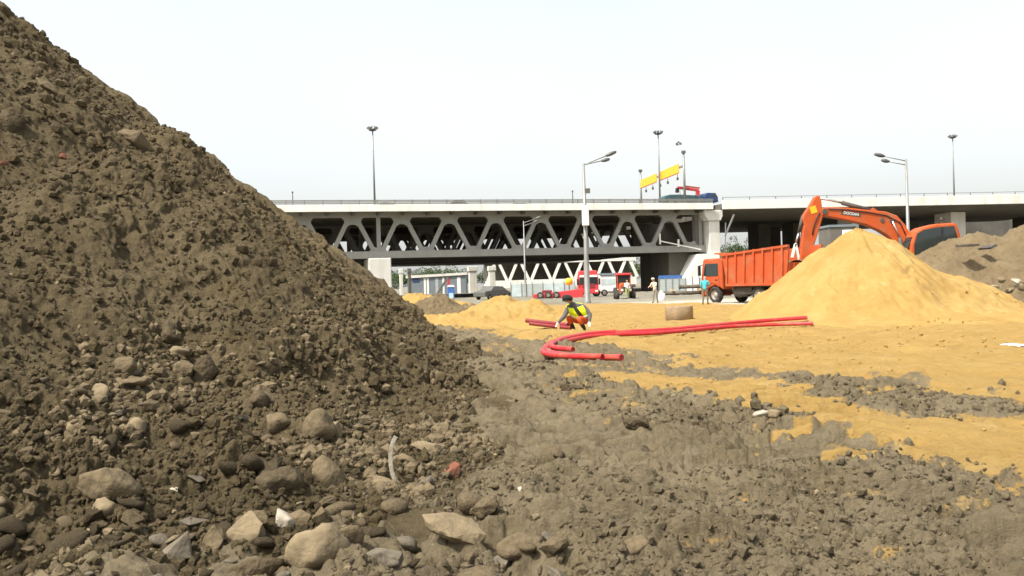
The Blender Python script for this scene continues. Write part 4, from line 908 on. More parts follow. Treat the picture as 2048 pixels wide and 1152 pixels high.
# lettering on the boom
fc = bpy.data.curves.new('lettering', 'FONT'); fc.body = 'DOOSAN'; fc.size = .42; fc.extrude = .004; fc.align_x = 'CENTER'; fc.align_y = 'CENTER'
fo = bpy.data.objects.new('tmp', fc); col.objects.link(fo); dg = bpy.context.evaluated_depsgraph_get(); dg.update()
tm = bpy.data.meshes.new_from_object(fo.evaluated_get(dg)); bpy.data.objects.remove(fo)
xc, zc = e(1698, 428.5); ang = math.atan2(e(1715, 431)[1] - e(1680, 426)[1], e(1715, 431)[0] - e(1680, 426)[0])
pl_ = MB().box((xc, -.328, zc), (1.14, .014, .22), Matrix.Rotation(-ang, 3, 'Y')).build('name_plate', 'chassis', boom)
lt = link('lettering', tm, 'white', boom); lt.location = (xc, -.341, zc); lt.rotation_euler = (PI / 2, -ang, 0); lt.scale = (.5, .55, 1)
for y in (-.36, .36):
    hp_ = [e(1806, 470), e(1795, 446), e(1768, 432), (e(1730, 425.5)), e(1690, 420.5), e(1652, 419)]
    MB().tube([(a_, y, b_) for a_, b_ in hp_], .03, 8).build('hose', 'black', boom, True)
for px_, py_, r in ((1760, 441, .12), (1779, 443, .12), (1646, 424, .16)):
    x, z = e(px_, py_); MB().lathe([(0, -.37), (r, -.37), (r, .37), (0, .37)], (x, 0, z), 16, 'Y').build('pin', 'chassis', boom)
for y in (-.42, .42):
    a, b_, c = e(1779, 444), e(1793, 476), e(1800, 492)
    cy = MB().tube([(b_[0], y, b_[1]), (c[0], y, c[1] - .6)], .11, 12).build('boom_cylinder', 'chassis', t, True); MB().tube([(a[0], y, a[1]), (b_[0], y, b_[1])], .055, 10).build('piston_rod', 'chrome', cy, True)
a, m_, c = e(1638, 396), e(1684, 405.5), e(1742, 421)
cy = MB().tube([(m_[0], 0, m_[1]), (c[0], 0, c[1])], .125, 12).build('arm_cylinder', 'chassis', t, True); MB().tube([(a[0], 0, a[1]), (m_[0], 0, m_[1])], .06, 10).build('piston_rod', 'chrome', cy, True)
MB().prism(E([(1732, 424), (1745, 416), (1756, 425)]), -.2, .2).build('cylinder_bracket', 'orange', boom)
stick = MB().prism(E([(1628, 394), (1636, 391), (1640, 398), (1642, 420), (1644, 432), (1634, 466), (1622, 505), (1612, 545), (1602, 552), (1594, 545), (1600, 500), (1603, 470), (1606, 450), (1602, 438), (1607, 428), (1616, 415)]), -.24, .24).build('stick', 'orange', t, bev=.05)
x, z = e(1624, 420); MB().box((x, -.25, z), (.36, .02, .42), Matrix.Rotation(-.3, 3, 'Y')).build('warning_sticker', 'yellow_lamp', stick)
MB().tube([(e(1636, 426)[0], -.27, e(1636, 426)[1]), (e(1630, 438)[0], -.3, e(1630, 438)[1]), (e(1624, 455)[0], -.28, e(1624, 455)[1]), (e(1622, 470)[0], -.26, e(1622, 470)[1])], .035, 8).build('hose', 'black', stick, True)
a, m_, c = e(1606, 432), e(1598, 464), e(1591, 488)
cy = MB().tube([(a[0], 0, a[1]), (m_[0], 0, m_[1])], .11, 12).build('bucket_cylinder', 'chassis', t, True); MB().tube([(m_[0], 0, m_[1]), (c[0], 0, c[1])], .055, 10).build('piston_rod', 'chrome', cy, True)
MB().beam((c[0], 0, c[1]), (e(1584, 515)[0], 0, e(1584, 515)[1]), .16, .12).beam((c[0], 0, c[1]), (e(1598, 520)[0], 0, e(1598, 520)[1]), .16, .12).build('bucket_link', 'steel_white', t)
bk = MB(); z0 = e(1600, 548); bx0, bz0 = z0
prof = [(0, 0), (-.65, .35), (-1.05, .0), (-1.1, -.55), (-.75, -1.0), (-.1, -1.1), (.15, -1.0), (-.1, -.9), (-.7, -.85), (-.95, -.5), (-.9, .0), (-.6, .2), (.0, -.15)]
bk.prism([(bx0 + u, bz0 + v) for u, v in prof], -.6, .6)
for s in (-.62, .62): bk.prism([(bx0 + u, bz0 + v) for u, v in [(0, 0), (-.65, .35), (-1.05, .0), (-1.1, -.55), (-.75, -1.0), (-.1, -1.1)]], s - .03, s + .03)
bk = bk.build('bucket', 'chassis', t, bev=.02)
for k in range(5): MB().prism([(bx0 + .1, bz0 - 1.1), (bx0 + .45, bz0 - 1.0), (bx0 + .1, bz0 - .98)], -.5 + .25 * k - .05, -.5 + .25 * k + .05).build('tooth', 'chassis', bk)
# cab, upper structure, tracks
cabp = E([(1796, 520), (1801, 487), (1809, 466), (1822, 458), (1850, 451), (1884, 449), (1890, 452), (1896, 470), (1900, 490), (1901, 520)])
xL, zL = e(1796, 520)
cab = MB().prism(cabp, -1.45, -.35).build('cab', 'orange', t, bev=.09)
MB().prism(E([(1806, 492), (1812, 470), (1824, 463), (1848, 458), (1858, 457), (1858, 512), (1806, 512)]), -1.475, -.325).build('door_window', 'glass', cab); MB().prism(E([(1857.7, 457), (1862.3, 457), (1862.3, 512), (1857.7, 512)]), -1.48, -.32).build('window_post', 'black', cab); MB().prism(E([(1862, 457), (1883, 455), (1888, 470), (1893, 490), (1893, 505), (1862, 508)]), -1.475, -.325).build('rear_window', 'glass', cab)
MB().prism([(xL + .02, zL + .5), (xL + .32, zL + 1.25), (xL + .27, zL + 1.28), (xL - .06, zL + .5)], -1.3, -.5).build('windscreen', 'glass', cab)
MB().tube([(e(1868, 449)[0], -.9, e(1868, 449)[1]), (e(1868, 440)[0], -.9, e(1868, 440)[1])], .03, 8).lathe([(0, 0), (.09, .0), (.08, .16), (0, .18)], (e(1868, 442)[0], -.9, e(1868, 442)[1]), 12).build('beacon', 'chassis', cab)
xr_, _ = e(1900, 500)
MB().b2((xL + .3, -.33, .95), (xr_ + 1.7, 1.45, 1.9)).b2((xL + .1, -1.42, .9), (xr_ + 1.2, -.34, 1.25)).build('engine_house', 'orange', t, bev=.1)
MB().prism([(xr_ + .9, .95), (xr_ + 1.9, .95), (xr_ + 2.1, 1.3), (xr_ + 2.1, 1.9), (xr_ + 1.71, 1.95), (xr_ + .9, 1.95)], -1.44, 1.5).build('counterweight', 'chassis', t, bev=.15)
MB().lathe([(0, .55), (.75, .55), (.75, .95), (0, .95)], (xL + 1.9, 0, 0), 20).build('slew_ring', 'chassis', t)
for y in (-1.15, 1.15):
    tr = MB(); cx = xL + 1.9; pts = []
    for k in range(40):
        a_ = k / 40 * 2 * PI; pts.append((cx + 1.7 * max(-1, min(1, 1.35 * math.cos(a_))) + .42 * math.cos(a_), .44 + .42 * math.sin(a_)))
    for k in range(40):
        p_, q_ = pts[k], pts[(k + 1) % 40]; tr.beam((p_[0], y, p_[1]), (q_[0], y, q_[1]), .6, .09, (0, 1, 0))
    MBt = tr.build('crawler_track', 'rubber', t)
    for k in range(6): MB().lathe([(0, -.2), (.26, -.2), (.26, .2), (0, .2)], (cx - 1.6 + k * .64, y, .42), 14, 'Y').build('roller', 'chassis', MBt)
    MB().b2((cx - 1.5, y - .2, .3), (cx + 1.5, y + .2, .6)).build('track_frame', 'chassis', MBt)

# white cabin behind the boom and grey slatted wall
Y = 80; a, c = at(1660, 470, Y), at(1712, 470, Y); t = empty('site_cabin', ((a.x + c.x) / 2, Y, 0), 0, 'dark site cabin with a white unit behind the sand cone peak', 'cabin'); hw = (c.x - a.x) / 2; zt = at(1690, 449, Y).z
MB().b2((-hw, 0, 0), (hw, 3, zt - .2)).build('wall', 'under', t); MB().b2((-hw - .1, -.1, zt - .2), (hw + .1, 3.1, zt)).build('roof', 'cladding', t); MB().b2((-.1, -.25, zt - 2.2), (.95, -.003, zt - .5)).build('white_unit', 'white', t, bev=.1)
a2_ = at(1735, 480, Y).x - t.location.x
for k in range(5): MB().b2((hw + .15 + k * .32, 0, 0), (hw + .33 + k * .32, .1, zt - .6 - k * .12)).build('slat', 'rail', t)

# ------------------------------------------------------------------ red lorry with low trailer, white van, orange tractor
Y = 98; o = at(1178, 594, Y); t = empty('semi_truck', (o.x, Y, 0), 0, 'red lorry cab facing the camera with long red low trailer', 'truck')
W = 1.1; zt = at(1178, 541, Y).z
cab = MB().b2((-W, 0, .5), (W, 2.1, zt - .6)).prism([(-W, zt - .6), (W, zt - .6), (W * .86, zt), (-W * .86, zt)], .1, 1.9).build('cab', 'red', t, bev=.1)
MB().b2((-W * .88, -.03, zt - 1.55), (W * .88, -.003, zt - .75)).build('windscreen', 'glass', cab); MB().b2((-W * .9, -.06, zt - .72), (W * .9, -.004, zt - .5)).build('sun_visor', 'white', cab)
MB().b2((-W * .6, -.05, 1.0), (W * .6, -.004, 1.45)).build('grille', 'pipe_dark', cab); MB().b2((-W, -.12, .35), (W, -.001, .8)).build('bumper', 'red', t, bev=.05)
for s in (-1, 1): MB().b2((s * .85 - .15, -.15, .55), (s * .85 + .15, -.121, .72)).build('headlight', 'white', t); MB().b2((s * (W + .1) - .1, -.1, zt - 1.6), (s * (W + .1) + .1, .0, zt - .9)).build('mirror', 'black', t); wheel(t, s * .9, .9, .45, .3).rotation_euler = (0, 0, 0)
tr = lambda px, py: (at(px, py, Y - 2).x - o.x, at(px, py, Y - 2).z)
MB().prism([tr(1066, 596), tr(1120, 596), tr(1166, 600), tr(1166, 577), tr(1130, 582), tr(1066, 589)], -2.4, -.6).build('trailer_deck', 'red', t, bev=.05)
MB().b2((tr(1085, 590)[0], -2.3, tr(1085, 586)[1] - .15), (tr(1104, 590)[0], -.7, tr(1104, 582)[1] + .1)).build('winch_box', 'pipe_dark', t, bev=.05)
for px_ in (1080, 1096, 1112):
    wheel(t, tr(px_, 590)[0], -2.53, .36, .24)
p = at(1138, 563, 96.6); t = empty('amber_float', (p.x, 96.6, .6), 0, 'round yellow lantern above the red trailer', 'lantern')
MB().tube([(0, 0, -.6), (0, 0, p.z - 1.0)], .05, 8).build('stand', 'pole_dark', t); MB().lathe([(0, p.z - 1.0), (.3, p.z - .95), (.42, p.z - .6), (.3, p.z - .25), (0, p.z - .2)], n=14).build('lantern', 'yellow_lamp', t, True)
Y = 101; a, c = at(1199, 593, Y), at(1250, 593, Y); t = empty('white_van', ((a.x + c.x) / 2, Y, 0), 0, 'white box van standing beside the red lorry', 'van'); hw = (c.x - a.x) / 2; zt = at(1225, 546, Y).z
MB().b2((-hw, 0, .45), (hw, 2.1, zt - .25)).build('body', 'white', t, bev=.1); MB().b2((-hw + .1, -.1, zt - .24), (hw - .1, 2., zt)).build('roof', 'cladding', t); MB().b2((-hw + .25, -.02, zt - 1.35), (hw * .25, -.003, zt - .65)).build('window', 'glass_pale', t)
MB().b2((hw * .45, -.02, .6), (hw * .9, -.003, zt - .6)).build('door', 'white', t)
for x in (-hw * .6, hw * .6): wheel(t, x, .1, .38, .25)
Y = 80; a, c = at(1231, 598, Y), at(1272, 598, Y); t = empty('compact_tractor', ((a.x + c.x) / 2 - .1, Y, 0), 0, 'small orange tractor with red cab roof facing the camera', 'tractor'); hw = (c.x - a.x) / 2
zt = at(1250, 546, Y).z; zt = min(zt, 2.35)
MB().prism([(-.5, .6), (.5, .6), (.5, 1.25), (.35, 1.45), (-.35, 1.45), (-.5, 1.25)], -1.2, .2).build('bonnet', 'orange', t, bev=.06)
MB().b2((-.42, -1.23, .72), (.42, -1.203, 1.1)).build('grille', 'chassis', t)
for s in (-1, 1): MB().b2((s * .36 - .1, -1.26, .72), (s * .36 + .1, -1.231, .9)).build('headlight', 'white', t)
cab = MB().b2((-.6, .2, .9), (.6, 1.4, zt - .2)).build('cab', 'glass', t, bev=.05); MB().b2((-.68, .05, zt - .2), (.68, 1.5, zt)).build('cab_roof', 'red', t, bev=.06)
for x in (-.58, .58): MB().b2((x - .04, .17, .9), (x + .04, .25, zt - .2)).build('cab_post', 'orange', t)
def wheel_y(t, x, y, r, w_): return wheel(t, x, y, r, w_)
for s in (-1, 1):
    for y, r in ((-.7, .36), (.9, .52)):
        ty = MB().lathe([(r * .55, -.15), (r * .92, -.15), (r, -.1), (r, .1), (r * .92, .15), (r * .55, .15), (r * .55, -.15)], (s * (hw - .2), y, r), 20, 'X').build('wheel', 'rubber', t, True); MB().lathe([(0, -.1), (r * .56, -.12), (r * .56, .12), (0, .1)], (s * (hw - .2), y, r), 16, 'X').build('rim', 'rim', ty)

# ------------------------------------------------------------------ people
def skin_mesh(name, V, E_, root):
    bm = bmesh.new(); sk = bm.verts.layers.skin.verify(); vs = {}
    for k, (p, r) in V.items():
        v = bm.verts.new(p); v[sk].radius = (r, r); v[sk].use_root = (k == root); vs[k] = v
    for a, b_ in E_: bm.edges.new((vs[a], vs[b_]))
    me = bpy.data.meshes.new(name); bm.to_mesh(me); bm.free()
    ob = bpy.data.objects.new(name, me); col.objects.link(ob)
    m = ob.modifiers.new('skin', 'SKIN'); m.use_smooth_shade = True; m.branch_smoothing = .6
    s = ob.modifiers.new('sub', 'SUBSURF'); s.levels = s.render_levels = 2
    dg = bpy.context.evaluated_depsgraph_get(); dg.update()
    out = bpy.data.meshes.new_from_object(ob.evaluated_get(dg)); bpy.data.objects.remove(ob); out.name = name
    out.polygons.foreach_set('use_smooth', [True] * len(out.polygons)); return out
def person(loc, rz, J, mats, label, cap=None, vest=False, bulk=1.):
    """J: joints in local metres (person faces -y). mats: top, sleeve, pants, boots"""
    t = empty('person', loc, rz, label, 'person')
    V = {}; E_ = []; reg = {}
    def add(k, p, r, par=None, region=None):
        if region in ('top', 'sleeve', 'pants') or par is None: r *= bulk
        V[k] = (Vector(p), r)
        if par: E_.append((par, k)); reg[(par, k)] = region
    J = {k: Vector(v) for k, v in J.items()}
    add('pelvis', J['pelvis'], .135); add('belly', J['pelvis'].lerp(J['chest'], .45), .135, 'pelvis', 'top'); add('chest', J['chest'], .155, 'belly', 'top')
    add('neckb', J['chest'].lerp(J['neck'], .75), .085, 'chest', 'top'); add('neck', J['neck'], .058, 'neckb', 'skin')
    up = (J['head'] - J['neck']).normalized(); fw = J['face'].normalized(); sd = up.cross(fw).normalized()
    add('jaw', J['head'] - up * .06 + fw * .015, .078, 'neck', 'skin'); add('head', J['head'] + up * .03, .098, 'jaw', 'skin'); add('crown', J['head'] + up * .11 - fw * .01, .066, 'head', 'skin')
    add('nose', J['head'] + fw * .118 - up * .02, .014, 'head', 'skin')
    for s in (-1, 1): add('ear%d' % s, J['head'] + sd * s * .088 - up * .0 - fw * .01, .02, 'head', 'skin')
    for s, n in ((1, 'L'), (-1, 'R')):
        sh, el, wr = J['shoulder' + n], J['elbow' + n], J['wrist' + n]
        add('sh' + n, sh, .072, 'chest', 'top'); add('el' + n, el, .052, 'sh' + n, 'sleeve'); add('fa' + n, el.lerp(wr, .35), .05, 'el' + n, 'sleeve'); add('wr' + n, wr, .034, 'fa' + n, 'sleeve')
        d = (wr - el).normalized(); hd = (d + Vector((0, -.25, -.35))).normalized(); across = hd.cross(Vector((0, 0, 1)));
        if across.length < .1: across = Vector((1, 0, 0))
        across.normalize(); pal = wr + hd * .07
        add('palm' + n, pal, .034, 'wr' + n, 'hand')
        for q in range(4):
            b_ = pal + hd * .03 + across * (q - 1.5) * .019; ln = (.038, .045, .042, .032)[q]
            add(f'f{q}a{n}', b_ + hd * ln, .0095, 'palm' + n, 'hand'); add(f'f{q}b{n}', b_ + hd * (ln * 1.7) + Vector((0, 0, -.018)), .008, f'f{q}a{n}', 'hand')
        add('th' + n, pal + across * .05 - hd * .01, .011, 'palm' + n, 'hand'); add('ti' + n, pal + across * .062 + hd * .03, .009, 'th' + n, 'hand')
        hp, kn, an, to = J['hip' + n], J['knee' + n], J['ankle' + n], J['toe' + n]
        add('hp' + n, hp, .105, 'pelvis', 'pants'); add('tg' + n, hp.lerp(kn, .5), .088, 'hp' + n, 'pants'); add('kn' + n, kn, .066, 'tg' + n, 'pants'); add('cf' + n, kn.lerp(an, .35), .064, 'kn' + n, 'pants'); add('an' + n, an, .05, 'cf' + n, 'boots' if bulk > 1 else 'pants'); add('ft' + n, an.lerp(to, .45) + Vector((0, 0, -.03)), .048, 'an' + n, 'boots'); add('to' + n, to, .038, 'ft' + n, 'boots')
    me = skin_mesh('body', V, E_, 'pelvis')
    names = ['skin', 'top', 'sleeve', 'pants', 'boots', 'hand', 'eye', 'lips']; mm = dict(mats); mm.setdefault('skin', 'skin'); mm.setdefault('hand', 'skin'); mm['eye'] = 'eye'; mm['lips'] = 'lips'
    me.materials.clear()
    for n in names: me.materials.append(M[mm[n]])
    segs = [(V[a][0], V[b_][0], (V[a][1] + V[b_][1]) / 2, reg[(a, b_)]) for a, b_ in E_]
    hc = J['head']; eyes = [hc + fw * .09 + sd * s * .034 + up * .015 for s in (-1, 1)]; mouth = hc + fw * .085 - up * .06
    for p in me.polygons:
        c = p.center; best = None
        for a, b_, r, rg in segs:
            ab = b_ - a; tt = max(0, min(1, (c - a).dot(ab) / max(1e-9, ab.length_squared))); d = (c - a - ab * tt).length - r
            if best is None or d < best[0]: best = (d, rg)
        rg = best[1]
        if rg == 'skin':
            if min((c - q).length for q in eyes) < .018: rg = 'eye'
            elif (c - mouth).length < .02: rg = 'lips'
        p.material_index = names.index(rg)
    bo = bpy.data.objects.new('body', me); col.objects.link(bo); bo.parent = t
    if cap:
        b3 = bmesh.new(); bmesh.ops.create_icosphere(b3, subdivisions=3, radius=1)
        for v in b3.verts:
            q = v.co.copy(); z = q.z; base = -.35 if cap == 'hood' else .12
            k = .152 if cap == 'hood' else .122
            f = max(z, (.1 if q.y < -.45 else -.7 if q.y < .1 else -1) if cap == 'hood' else base)
            pk = 1 + (.18 * max(0, z) if cap == 'hood' else 0)
            v.co = hc + up * (f * k * pk + .03) + sd * q.x * k + fw * (-q.y * k * 1.02)
        mc = bpy.data.meshes.new('hat'); b3.to_mesh(mc); b3.free()
        ob = link('hood' if cap == 'hood' else 'hat', mc, mats.get('cap', 'cloth_dark'), t, True)
        if cap in ('hood', 'cap'):
            a = hc + up * .055 + fw * .09; MB().box(a + fw * .05, (.16, .11, .014), Matrix((sd, fw, up)).transposed()).build('brim', mats.get('cap', 'cloth_dark'), ob, bev=.005)
    if vest:
        ch, pe, nk = J['chest'], J['pelvis'], J['neck']; bl = pe.lerp(ch, .35)
        tv = (nk - pe).normalized(); xs = (J['shoulderL'] - J['shoulderR']).normalized(); fv = xs.cross(tv); fv = fv if fv.dot(fw) > 0 else -fv; fv.normalize()
        vs = []; rings = 9; nn = 24
        for i in range(rings):
            u = i / (rings - 1); c = bl.lerp(J['shoulderL'].lerp(J['shoulderR'], .5) + tv * .045, u); wx = .295 + .02 * math.sin(u * PI) - .07 * max(0, u - .75) * 4 * .5; wy = .245 + .02 * math.sin(u * PI) - .09 * max(0, u - .7) * 3
            for k in range(nn + 1):
                th = R_(-90 + 13) + (2 * PI - R_(26)) * k / nn     # open at the front
                gap = 1.
                vs.append(c + xs * math.cos(th) * wx - fv * (math.sin(th)) * wy * -1 * -1)
        f = [(i * (nn + 1) + k, i * (nn + 1) + k + 1, (i + 1) * (nn + 1) + k + 1, (i + 1) * (nn + 1) + k) for i in range(rings - 1) for k in range(nn)
             if not (i >= 5 and (1 <= 0))]
        ob = MB().add(vs, f).build('vest', 'hivis', t, True); so = ob.modifiers.new('thick', 'SOLIDIFY'); so.thickness = .015
        tp = MB()
        for i in (2, ):
            ring = [vs[i * (nn + 1) + k] for k in range(nn + 1)]; tp.tube([p_ + (p_ - bl).normalized() * .0 for p_ in ring], .022, 6)
        tp.build('reflective_band', 'reflect', ob, True)
    return t
WY = gnd(1163, 665); wz = float(terrain(WY.x, WY.y)[0])
J = dict(pelvis=(.16, .22, .36), chest=(-.16, .03, .72), neck=(-.29, -.08, .91), head=(-.39, -.16, 1.02), face=(-.55, -.75, -.42),
         shoulderL=(.05, .02, .82), elbowL=(.27, -.06, .55), wristL=(.24, -.18, .34), shoulderR=(-.38, .0, .78), elbowR=(-.52, -.12, .5), wristR=(-.70, -.16, .34),
         hipL=(.22, .14, .33), kneeL=(-.10, -.26, .44), ankleL=(.10, -.12, .09), toeL=(-.04, -.30, .04), hipR=(.02, .22, .34), kneeR=(-.42, .02, .46), ankleR=(-.20, .18, .09), toeR=(-.38, .08, .04))
person((WY.x, WY.y, wz), 0, J, dict(top='sleeve', sleeve='sleeve', pants='workwear', boots='cloth_dark', hand='cloth_white', cap='cloth_dark'),
       'worker in yellow high visibility vest and orange trousers crouching by red pipes', 'hood', True, 1.34)
def stand(h=1.75, armL=(.0, .0), armR=(.0, .0), lean=0., stride=.1):
    k = h / 1.75; ln = Vector((0, -lean, 0))
    J = dict(pelvis=Vector((0, 0, .95)), chest=Vector((0, .0, 1.28)) + ln * .6, neck=Vector((0, -.01, 1.49)) + ln, head=Vector((0, -.03, 1.62)) + ln * 1.2, face=Vector((0, -1, -.1 - lean)))
    for s, n, a in ((1, 'L', armL), (-1, 'R', armR)):
        sh = Vector((s * .19, 0, 1.42)) + ln * .9; J['shoulder' + n] = sh; el = sh + Vector((s * .06, .03 - .2 * a[0], -.28 + .1 * a[0])); J['elbow' + n] = el; J['wrist' + n] = el + Vector((-s * .1 * a[1], -.06 - .2 * a[1], -.24 + .22 * a[1]))
        J['hip' + n] = Vector((s * .1, 0, .92)); J['knee' + n] = Vector((s * .11, -.03 + s * stride * .5, .5)); J['ankle' + n] = Vector((s * .12, .03 + s * stride, .09)); J['toe' + n] = Vector((s * .14, -.12 + s * stride, .035))
    return {a: v * k if a != 'face' else v for a, v in J.items()}
p = gnd(1255, 598); person((p.x, p.y, 0), R_(8), stand(1.72, (.0, .3), (.4, .8)), dict(top='cloth_white', sleeve='cloth_white', pants='cloth_green', boots='cloth_dark'), 'person in white shirt standing beside the small orange tractor')
p = gnd(1311, 606); person((p.x, p.y, 0), R_(-50), stand(1.74, (.5, .9), (.5, .9), .12), dict(top='cloth_beige', sleeve='cloth_beige', pants='cloth_grey', boots='cloth_dark', cap='cloth_beige'), 'person in cream jacket and grey trousers leaning forward by the hoarding', 'hat')
p = gnd(1411, 609); person((p.x, p.y, 0), R_(150), stand(1.76, (.0, .2), (.3, .8)), dict(top='cloth_cyan', sleeve='cloth_cyan', pants='cloth_brown', boots='cloth_dark'), 'person in turquoise shirt and brown trousers beside the dump truck cab')
p = gnd(1323, 603); t = empty('white_sack', (p.x, p.y, 0), 0, 'white tied sack on the ground beside the person in cream', 'sack')
me = rock_mesh('bag', 77, 0, .32, .28, .36); bo = link('bag', me, 'cloth_white', t, True); bo.location = (0, 0, .3); MB().lathe([(.1, .58), (.05, .66), (.12, .78), (.02, .8)], n=12).build('tied_neck', 'cloth_white', t, True)

# ------------------------------------------------------------------ red pipes, concrete ring, odds and ends
def catmull(P, n=10):
    out = []
    for i in range(len(P) - 1):
        a, b_, c, d = P[max(0, i - 1)], P[i], P[i + 1], P[min(len(P) - 1, i + 2)]
        for k in range(n):
            t_ = k / n; out.append(.5 * ((2 * b_) + (c - a) * t_ + (2 * a - 5 * b_ + 4 * c - d) * t_ ** 2 + (3 * b_ - a - 3 * c + d) * t_ ** 3))
    return out + [P[-1]]
def hose(pts, r, m, label, lift=0., Y=None):
    P = []
    for i, (px, py) in enumerate(pts):
        if Y: P.append(at(px, py, Y - .6 * i)); continue
        q = gnd(px, py, .08) if px < 1420 else hit(px, py)
        P.append(Vector((q.x, q.y, float(terrain(q.x, q.y)[0]) + r * .9 + .035 + lift)))
    for _ in range(0 if Y else 4): P = [P[0]] + [Vector((P[k].x, P[k].y, (P[k - 1].z + 2 * P[k].z + P[k + 1].z) / 4)) for k in range(1, len(P) - 1)] + [P[-1]]
    C = catmull(P, 12); o = C[0].copy()
    t = empty('plastic_pipe', o, 0, label, 'pipe', None); C = [c - o for c in C]
    MB().tube(C, r, 14, caps=False).build('barrel', m, t, True)
    for e_, d in ((C[0], C[0] - C[1]), (C[-1], C[-1] - C[-2])):
        d.normalize(); MB().tube([e_ - d * .08, e_ + d * .004, e_ + d * .004, e_ - d * .08], [r * 1.03, r * 1.03, r * .8, r * .8], 14, caps=False).build('rim', m, t)
        MB().tube([e_ - d * .07, e_ - d * .06], r * .82, 12).build('dark_bore_disc', 'black', t)  # black disc painted in for the shade inside the pipe end
hose([(1614, 642), (1530, 650), (1450, 657), (1330, 663), (1230, 668), (1170, 672), (1125, 680), (1094, 692), (1096, 702), (1140, 711), (1190, 715), (1243, 719)], .06, 'pipe', 'long red plastic pipe bending round at the left and ending in front')
hose([(1626, 653), (1545, 657), (1455, 662), (1330, 667), (1240, 672), (1180, 676), (1130, 685), (1090, 699), (1092, 708), (1130, 714), (1205, 719)], .056, 'pipe', 'second red plastic pipe lying alongside the longest one', .0)
hose([(1230, 672), (1175, 676), (1130, 684), (1104, 695), (1112, 702), (1146, 705)], .055, 'pipe', 'short inner red pipe of the bend with its end inside the loop', .05)
hose([(1053, 641), (1096, 646), (1136, 650)], .07, 'pipe_dark', 'dark red pipe stub held in the pit by the worker', 0, 29.6)
hose([(1060, 647), (1102, 652), (1142, 656)], .06, 'pipe_dark', 'lower dark red pipe stub in the pit left of the worker', 0, 29.4)
p = gnd(1117, 668); z = float(terrain(p.x, p.y)[0]); t = empty('wooden_peg', (p.x, p.y, z), 0, 'short raw wooden peg standing in the sand left of the worker', 'peg')
MB().prism([(-.035, -.1), (.035, -.1), (.035, .24), (.02, .27), (-.02, .27), (-.035, .24)], -.03, .03).build('shaft', 'wood', t)
p = gnd(1081, 645); z = float(terrain(p.x, p.y)[0]); t = empty('canister', (p.x, p.y, z), .3, 'pale blue and white canister lying near the pit edge', 'canister')
MB().tube([(-.22, 0, .14), (-.18, 0, .14), (.18, 0, .14), (.22, 0, .14)], [.09, .14, .14, .09], 14).build('body', 'plastic_blue', t, True); MB().lathe([(0, .22), (.05, .22), (.05, .3), (0, .3)], (0, 0, 0), 12, 'X').build('cap', 'white', t); MB().tube([(-.1, 0, .27), (-.06, 0, .34), (.06, 0, .34), (.1, 0, .27)], .02, 8).build('handle', 'white', t)
p = gnd(1078, 640); z = float(terrain(p.x, p.y)[0]); t = empty('tool_bag', (p.x, p.y + .3, z), .2, 'small brown bag standing behind the pale blue canister', 'bag')
bo = link('bag', rock_mesh('bag', 81, 0, .15, .12, .2), 'brick', t, True); bo.location = (0, 0, .24); MB().tube([(-.09, 0, .38), (-.05, 0, .5), (.05, 0, .5), (.09, 0, .38)], .018, 8).build('strap', 'cloth_dark', t, True)
p = gnd(1362, 642); t = empty('manhole_ring', (p.x, p.y + .3, 0), .2, 'brown concrete manhole ring standing half in the sand', 'concrete ring')
r = 27.5 * p.y / F
MB().lathe([(r * .8, -.2), (r, -.2), (r * 1.01, .42), (r * .98, .47), (r * .98, .55), (r * .82, .55), (r * .8, .5), (r * .8, -.2)], n=40).build('ring', 'ring', t, True); MB().lathe([(0, .37), (r * .79, .34)], n=24).build('fill', 'sand', t)
p = at(1893, 691 - 200, 50)
p = gnd(2046, 690); z = float(terrain(p.x, p.y)[0]); v = [(i * .1 - .6, j * .1 - .3, .03 + .05 * mnoise.noise(Vector((i * .35, j * .4, 3)))) for i in range(13) for j in range(7)]
t = empty('plastic_sheet', (p.x + .25, p.y, z), .1, 'crumpled white plastic sheet on sand at the right photo edge', 'sheet'); ob = MB().add(v, [(i * 7 + j, (i + 1) * 7 + j, (i + 1) * 7 + j + 1, i * 7 + j + 1) for i in range(12) for j in range(6)]).build('sheet', 'white', t, True); ob.modifiers.new('thick', 'SOLIDIFY').thickness = .006
# weathered plank sticking out of right mound
for px_, py_, a_, lb in ((1935, 491, .0, 'dark plank stuck level in the right dirt mound'), (1975, 494, .5, 'short dark timber stub stuck slanting in the right mound')):
    p = at(px_, py_, 45.2); t = empty('plank', p, 0, lb, 'plank'); MB().box((0, 0, 0), (.62 if a_ == 0 else .35, 1.2, .1), Matrix.Rotation(-a_, 3, 'Y')).build('board', 'chassis', t); MB().box((.1, -.615, 0), (.08, .02, .06)).build('end_cleat', 'rustpipe', t)
# concrete strip road by the foot of the right mound
p = gnd(2035, 628)
tag(MB().b2((p.x - 1.2, p.y - 1.6, -.1), (p.x + 9, p.y + 2.5, .13)).build('road_slab', 'stone_grey', None, bev=.02), kind='structure')

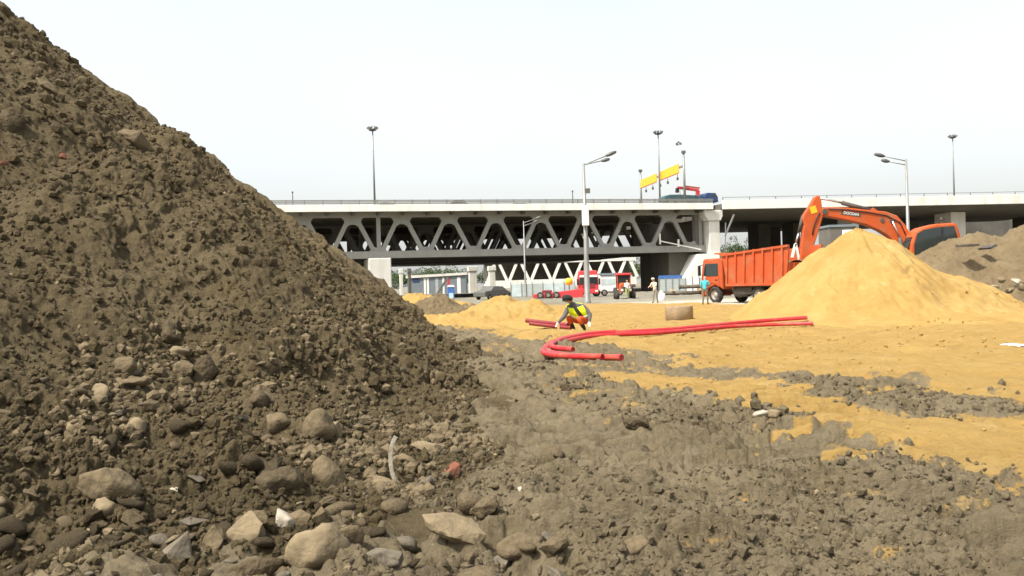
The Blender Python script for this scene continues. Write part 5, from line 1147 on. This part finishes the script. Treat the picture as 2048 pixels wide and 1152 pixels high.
# ------------------------------------------------------------------ trees
def crown_mesh(seed, n=2600, sx=1., sz=1.):
    rg = np.random.default_rng(seed); lob = [(rg.normal(0, .55, 3) * (sx, sx, .6 * sz) + (0, 0, 0), rg.uniform(.35, .7)) for _ in range(11)]
    c = []; 
    for _ in range(n):
        l, r = lob[rg.integers(len(lob))]; d = rg.normal(0, 1, 3); d /= np.linalg.norm(d); c.append(l + d * r * rg.uniform(.6, 1.02) ** .6)
    c = np.array(c); a = rg.normal(0, 1, (n, 3)); b_ = rg.normal(0, 1, (n, 3)); a /= np.linalg.norm(a, axis=1)[:, None]; b_ -= a * (a * b_).sum(1)[:, None]; b_ /= np.linalg.norm(b_, axis=1)[:, None]
    s = rg.uniform(.035, .085, (n, 1)); v = np.stack([c - a * s, c + b_ * s * .6, c + a * s, c - b_ * s * .6], 1).reshape(-1, 3)
    return raw_mesh('crown', v, np.arange(n * 4).reshape(-1, 4))
CM = [crown_mesh(s, 2600, k) for s, k in ((1, .8), (2, 1.), (3, .6))]
def tree(px, Y, H, w_, k, label, group=None):
    p = at(px, 560, Y); t = empty('tree', (p.x, Y, 0), random.uniform(0, 6), label, 'tree', group)
    c = link('crown', CM[k].copy() if not CM[k].users else CM[k], 'leaf', t); c.location = (0, 0, H * .58); c.scale = (w_ / 2.2, w_ / 2.2, H * .36)
    mb = MB().tube([(0, 0, -.3), (.05, 0, H * .3), (-.05, .05, H * .7)], [.035 * H, .025 * H, .008 * H], 8)
    for q in range(5): a_ = q * 1.3; mb.tube([(0, 0, H * (.3 + .05 * q)), (math.cos(a_) * w_ * .3, math.sin(a_) * w_ * .3, H * (.5 + .06 * q))], [.012 * H, .004 * H], 6)
    mb.build('trunk', 'bark', t, True)
for px_, H, w_, k, lb in ((1452, 11.5, 8, 0, 'low round tree left in the gap under the flyover'), (1472, 13.5, 6, 2, 'pointed tree in the gap under the flyover'), (1490, 13, 7, 1, 'broad tree right in the gap under the flyover')):
    tree(px_, 255, H, w_, k, lb)
for i in range(22):
    px_ = 640 + i * 33 + random.uniform(-8, 8)
    if px_ > 1300: px_ = 1400 + (px_ - 1300) * 2
    tree(px_, 290 + random.uniform(-15, 25), random.uniform(7, 10), random.uniform(7, 11), i % 3, 'dark green tree of the far row behind the bridges', 'far trees behind the bridges')
for px_, H, k, lb in ((700, 6.5, 0, 'bushy green tree beside the mound edge under the bridge'), (728, 6, 1, 'smaller bushy tree left of the left bridge pier')):
    tree(px_, 150, H, 5, k, lb)
